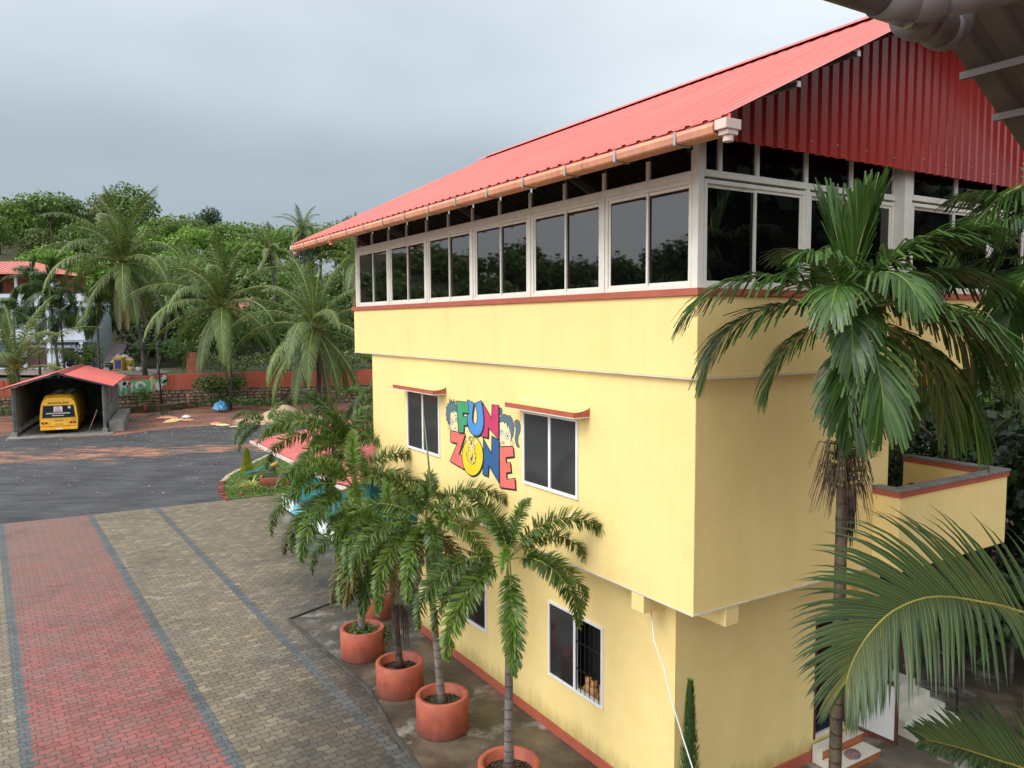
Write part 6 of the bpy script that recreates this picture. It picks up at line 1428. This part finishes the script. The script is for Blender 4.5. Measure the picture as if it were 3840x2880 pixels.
MB().box(-.16, .16, -.8, .05, .3, .68).build('body', 'black', sc, bevel=.08); MB().box(-.14, .14, -.75, .05, .68, .80).build('seat', 'rubber', sc, bevel=.05); MB().bar((0, .35, .25), (0, .5, 1.05), .22, .08).build('leg_shield', 'steel', sc); MB().tube([(-.3, .42, 1.1), (.3, .42, 1.1)], .02, 6).build('handlebar', 'black', sc)
for i, (px, py, Y, c, lb) in enumerate(((490, 1350, 79, 'cloth_cream', 'cream flower pot with a young plant beside the leaning palm stem'), (522, 1372, 78, 'cloth_white', 'white bucket pot below the papaya leaves'), (213, 1383, 76, 'black', 'black pot holding the variegated bush'))):
    p = at(px, py, Y); f = empty('flower_pot', (p.x, p.y, 2.3), 0, lb, 'pot'); MB().lathe([(0, 0), (.2, 0), (.3, .5), (.26, .5), (.24, .4), (0, .4)], 14).build('pot_wall', c, f)
    if i < 2: blades(26, .8, .08, i + 60, (50, 85)).build('plant', 'lf_papaya', f, (0, 0, .4))
p = at(722, 1325, 76); fl_ = blades(34, .9, .08, 71, (30, 85)).build('white_lily', 'lf_spear', loc=(p.x, p.y, 3.1)); tag(fl_, 'pale yellow green lily clump above the orange wall stub', 'plant')
p = at(300, 1410, 71); tag(blades(60, .9, .05, 72).build('grass_tuft', 'lf_grass', loc=(at(475, 1395, 69).x, 69, 2.3)), 'bright grass tuft above the painted board', 'plant')
# distant pink-roofed house among the trees
DH = empty('distant_house', at(878, 1215, 97), R(-8), 'small house with pink tiled roofs glimpsed between coconut palms', 'house')
MB().box(-2.6, 2.6, 0, 4, -2, 1.2).build('wall', pm('cream', (.62, .52, .40), None, 1, .8), DH)
MB().add([(-3, -.6, 1.1), (1.4, -.6, 1.1), (1.4, 3, 3.2), (-3, 3, 3.2)], [(0, 1, 2, 3)]).add([(.4, -1.0, .2), (3.4, -1.0, .2), (3.4, 1.5, 1.2), (.4, 1.5, 1.2)], [(0, 1, 2, 3)]).build('roof', 'roof_pink', DH)
# palm leaf thatch, fence posts beyond the wall
fp = MB()
for i in range(16): x = -28 + i * 1.15; fp.tube([(x, 69.5 + i * .14, 2.1), (x + .03, 69.5 + i * .14, 3.7)], .025, 5)
fp.tube([(-28, 69.5, 3.5), (-19, 70.7, 3.35), (-10.8, 71.7, 3.6)], .03, 5); tag(fp.build('wire_fence', 'wood_dark'), 'dark wire fence with thin posts just beyond the orange wall', 'fence')
# ---------------------------------------------------------------- dark planting right of and behind the school
q = random.Random(41)
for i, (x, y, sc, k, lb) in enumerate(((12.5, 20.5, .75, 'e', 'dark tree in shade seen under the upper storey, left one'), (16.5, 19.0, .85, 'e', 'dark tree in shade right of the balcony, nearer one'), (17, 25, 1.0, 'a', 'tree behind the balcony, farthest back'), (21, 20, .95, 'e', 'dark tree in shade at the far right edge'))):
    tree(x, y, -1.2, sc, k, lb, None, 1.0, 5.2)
for i, (x, y, z, sc, lb) in enumerate(((9.6, 17.6, 5.6, .78, 'shaded coconut palm seen through the open middle storey'), (12.4, 15.6, 4.6, .80, 'shaded coconut palm right of the balcony'), (14.4, 18.4, 7.2, .85, 'taller shaded coconut palm behind the balcony corner'))):
    fr = [(CO[(1, 2, 3, 3, 4, 4, 5, 2)[j % 8]], j * 137.5 + i * 40, sc * .8) for j in range(16)]
    palm('coconut_palm', (x, y, 0), (x + .3, y, z), .17, .13, 'stem_coco', fr, lb, curve=.2)
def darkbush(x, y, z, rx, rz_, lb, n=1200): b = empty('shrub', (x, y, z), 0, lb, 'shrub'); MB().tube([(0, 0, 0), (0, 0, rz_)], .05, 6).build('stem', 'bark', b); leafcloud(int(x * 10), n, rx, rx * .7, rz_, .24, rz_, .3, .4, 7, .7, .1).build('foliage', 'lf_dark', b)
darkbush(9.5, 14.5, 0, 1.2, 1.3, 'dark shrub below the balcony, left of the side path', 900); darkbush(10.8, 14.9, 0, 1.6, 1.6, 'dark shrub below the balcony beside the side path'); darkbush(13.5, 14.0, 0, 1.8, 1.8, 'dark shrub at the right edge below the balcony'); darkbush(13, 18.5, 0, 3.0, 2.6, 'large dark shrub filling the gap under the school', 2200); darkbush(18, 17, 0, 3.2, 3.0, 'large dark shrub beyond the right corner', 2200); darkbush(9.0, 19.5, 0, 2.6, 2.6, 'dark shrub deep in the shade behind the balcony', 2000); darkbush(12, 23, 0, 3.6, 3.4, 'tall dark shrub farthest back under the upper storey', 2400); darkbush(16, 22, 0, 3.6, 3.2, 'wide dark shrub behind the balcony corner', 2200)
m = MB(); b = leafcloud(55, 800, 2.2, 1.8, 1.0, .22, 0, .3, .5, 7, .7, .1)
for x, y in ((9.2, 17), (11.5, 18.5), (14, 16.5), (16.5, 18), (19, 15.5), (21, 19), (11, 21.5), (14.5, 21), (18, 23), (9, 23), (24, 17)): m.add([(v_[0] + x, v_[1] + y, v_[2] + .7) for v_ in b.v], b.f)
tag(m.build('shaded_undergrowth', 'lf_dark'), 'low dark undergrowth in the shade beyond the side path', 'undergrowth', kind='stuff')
p = at(2585, 2880, 9.6); cy = empty('cypress', (p.x, p.y, .035), 0, 'slim green cypress tip standing before the corner of the school', 'cypress')
MB().tube([(0, 0, 0), (0, 0, 2.1)], [.05, .008], 6).build('trunk', 'bark', cy); m = MB(); vs = []; fs = []
for i in range(5200):
    z = 2.36 * q.random() ** .8; r = (.20 * (1 - z / 2.42) ** .8) * q.uniform(.2, 1.1) + .006; a = q.uniform(0, 6.28)
    lob = 0; c = Vector((r * math.cos(a) + lob, r * math.sin(a), z)); d = Vector((math.cos(a) * .45, math.sin(a) * .45, 1)).normalized(); s_ = Vector((-math.sin(a), math.cos(a), 0)) * .0035; k = len(vs)
    vs += [c - s_ * 1.6, c + s_ * 1.6, c + d * .075]; fs.append((k, k + 1, k + 2))
m.add(vs, fs).build('crown', 'lf_cypress', cy)
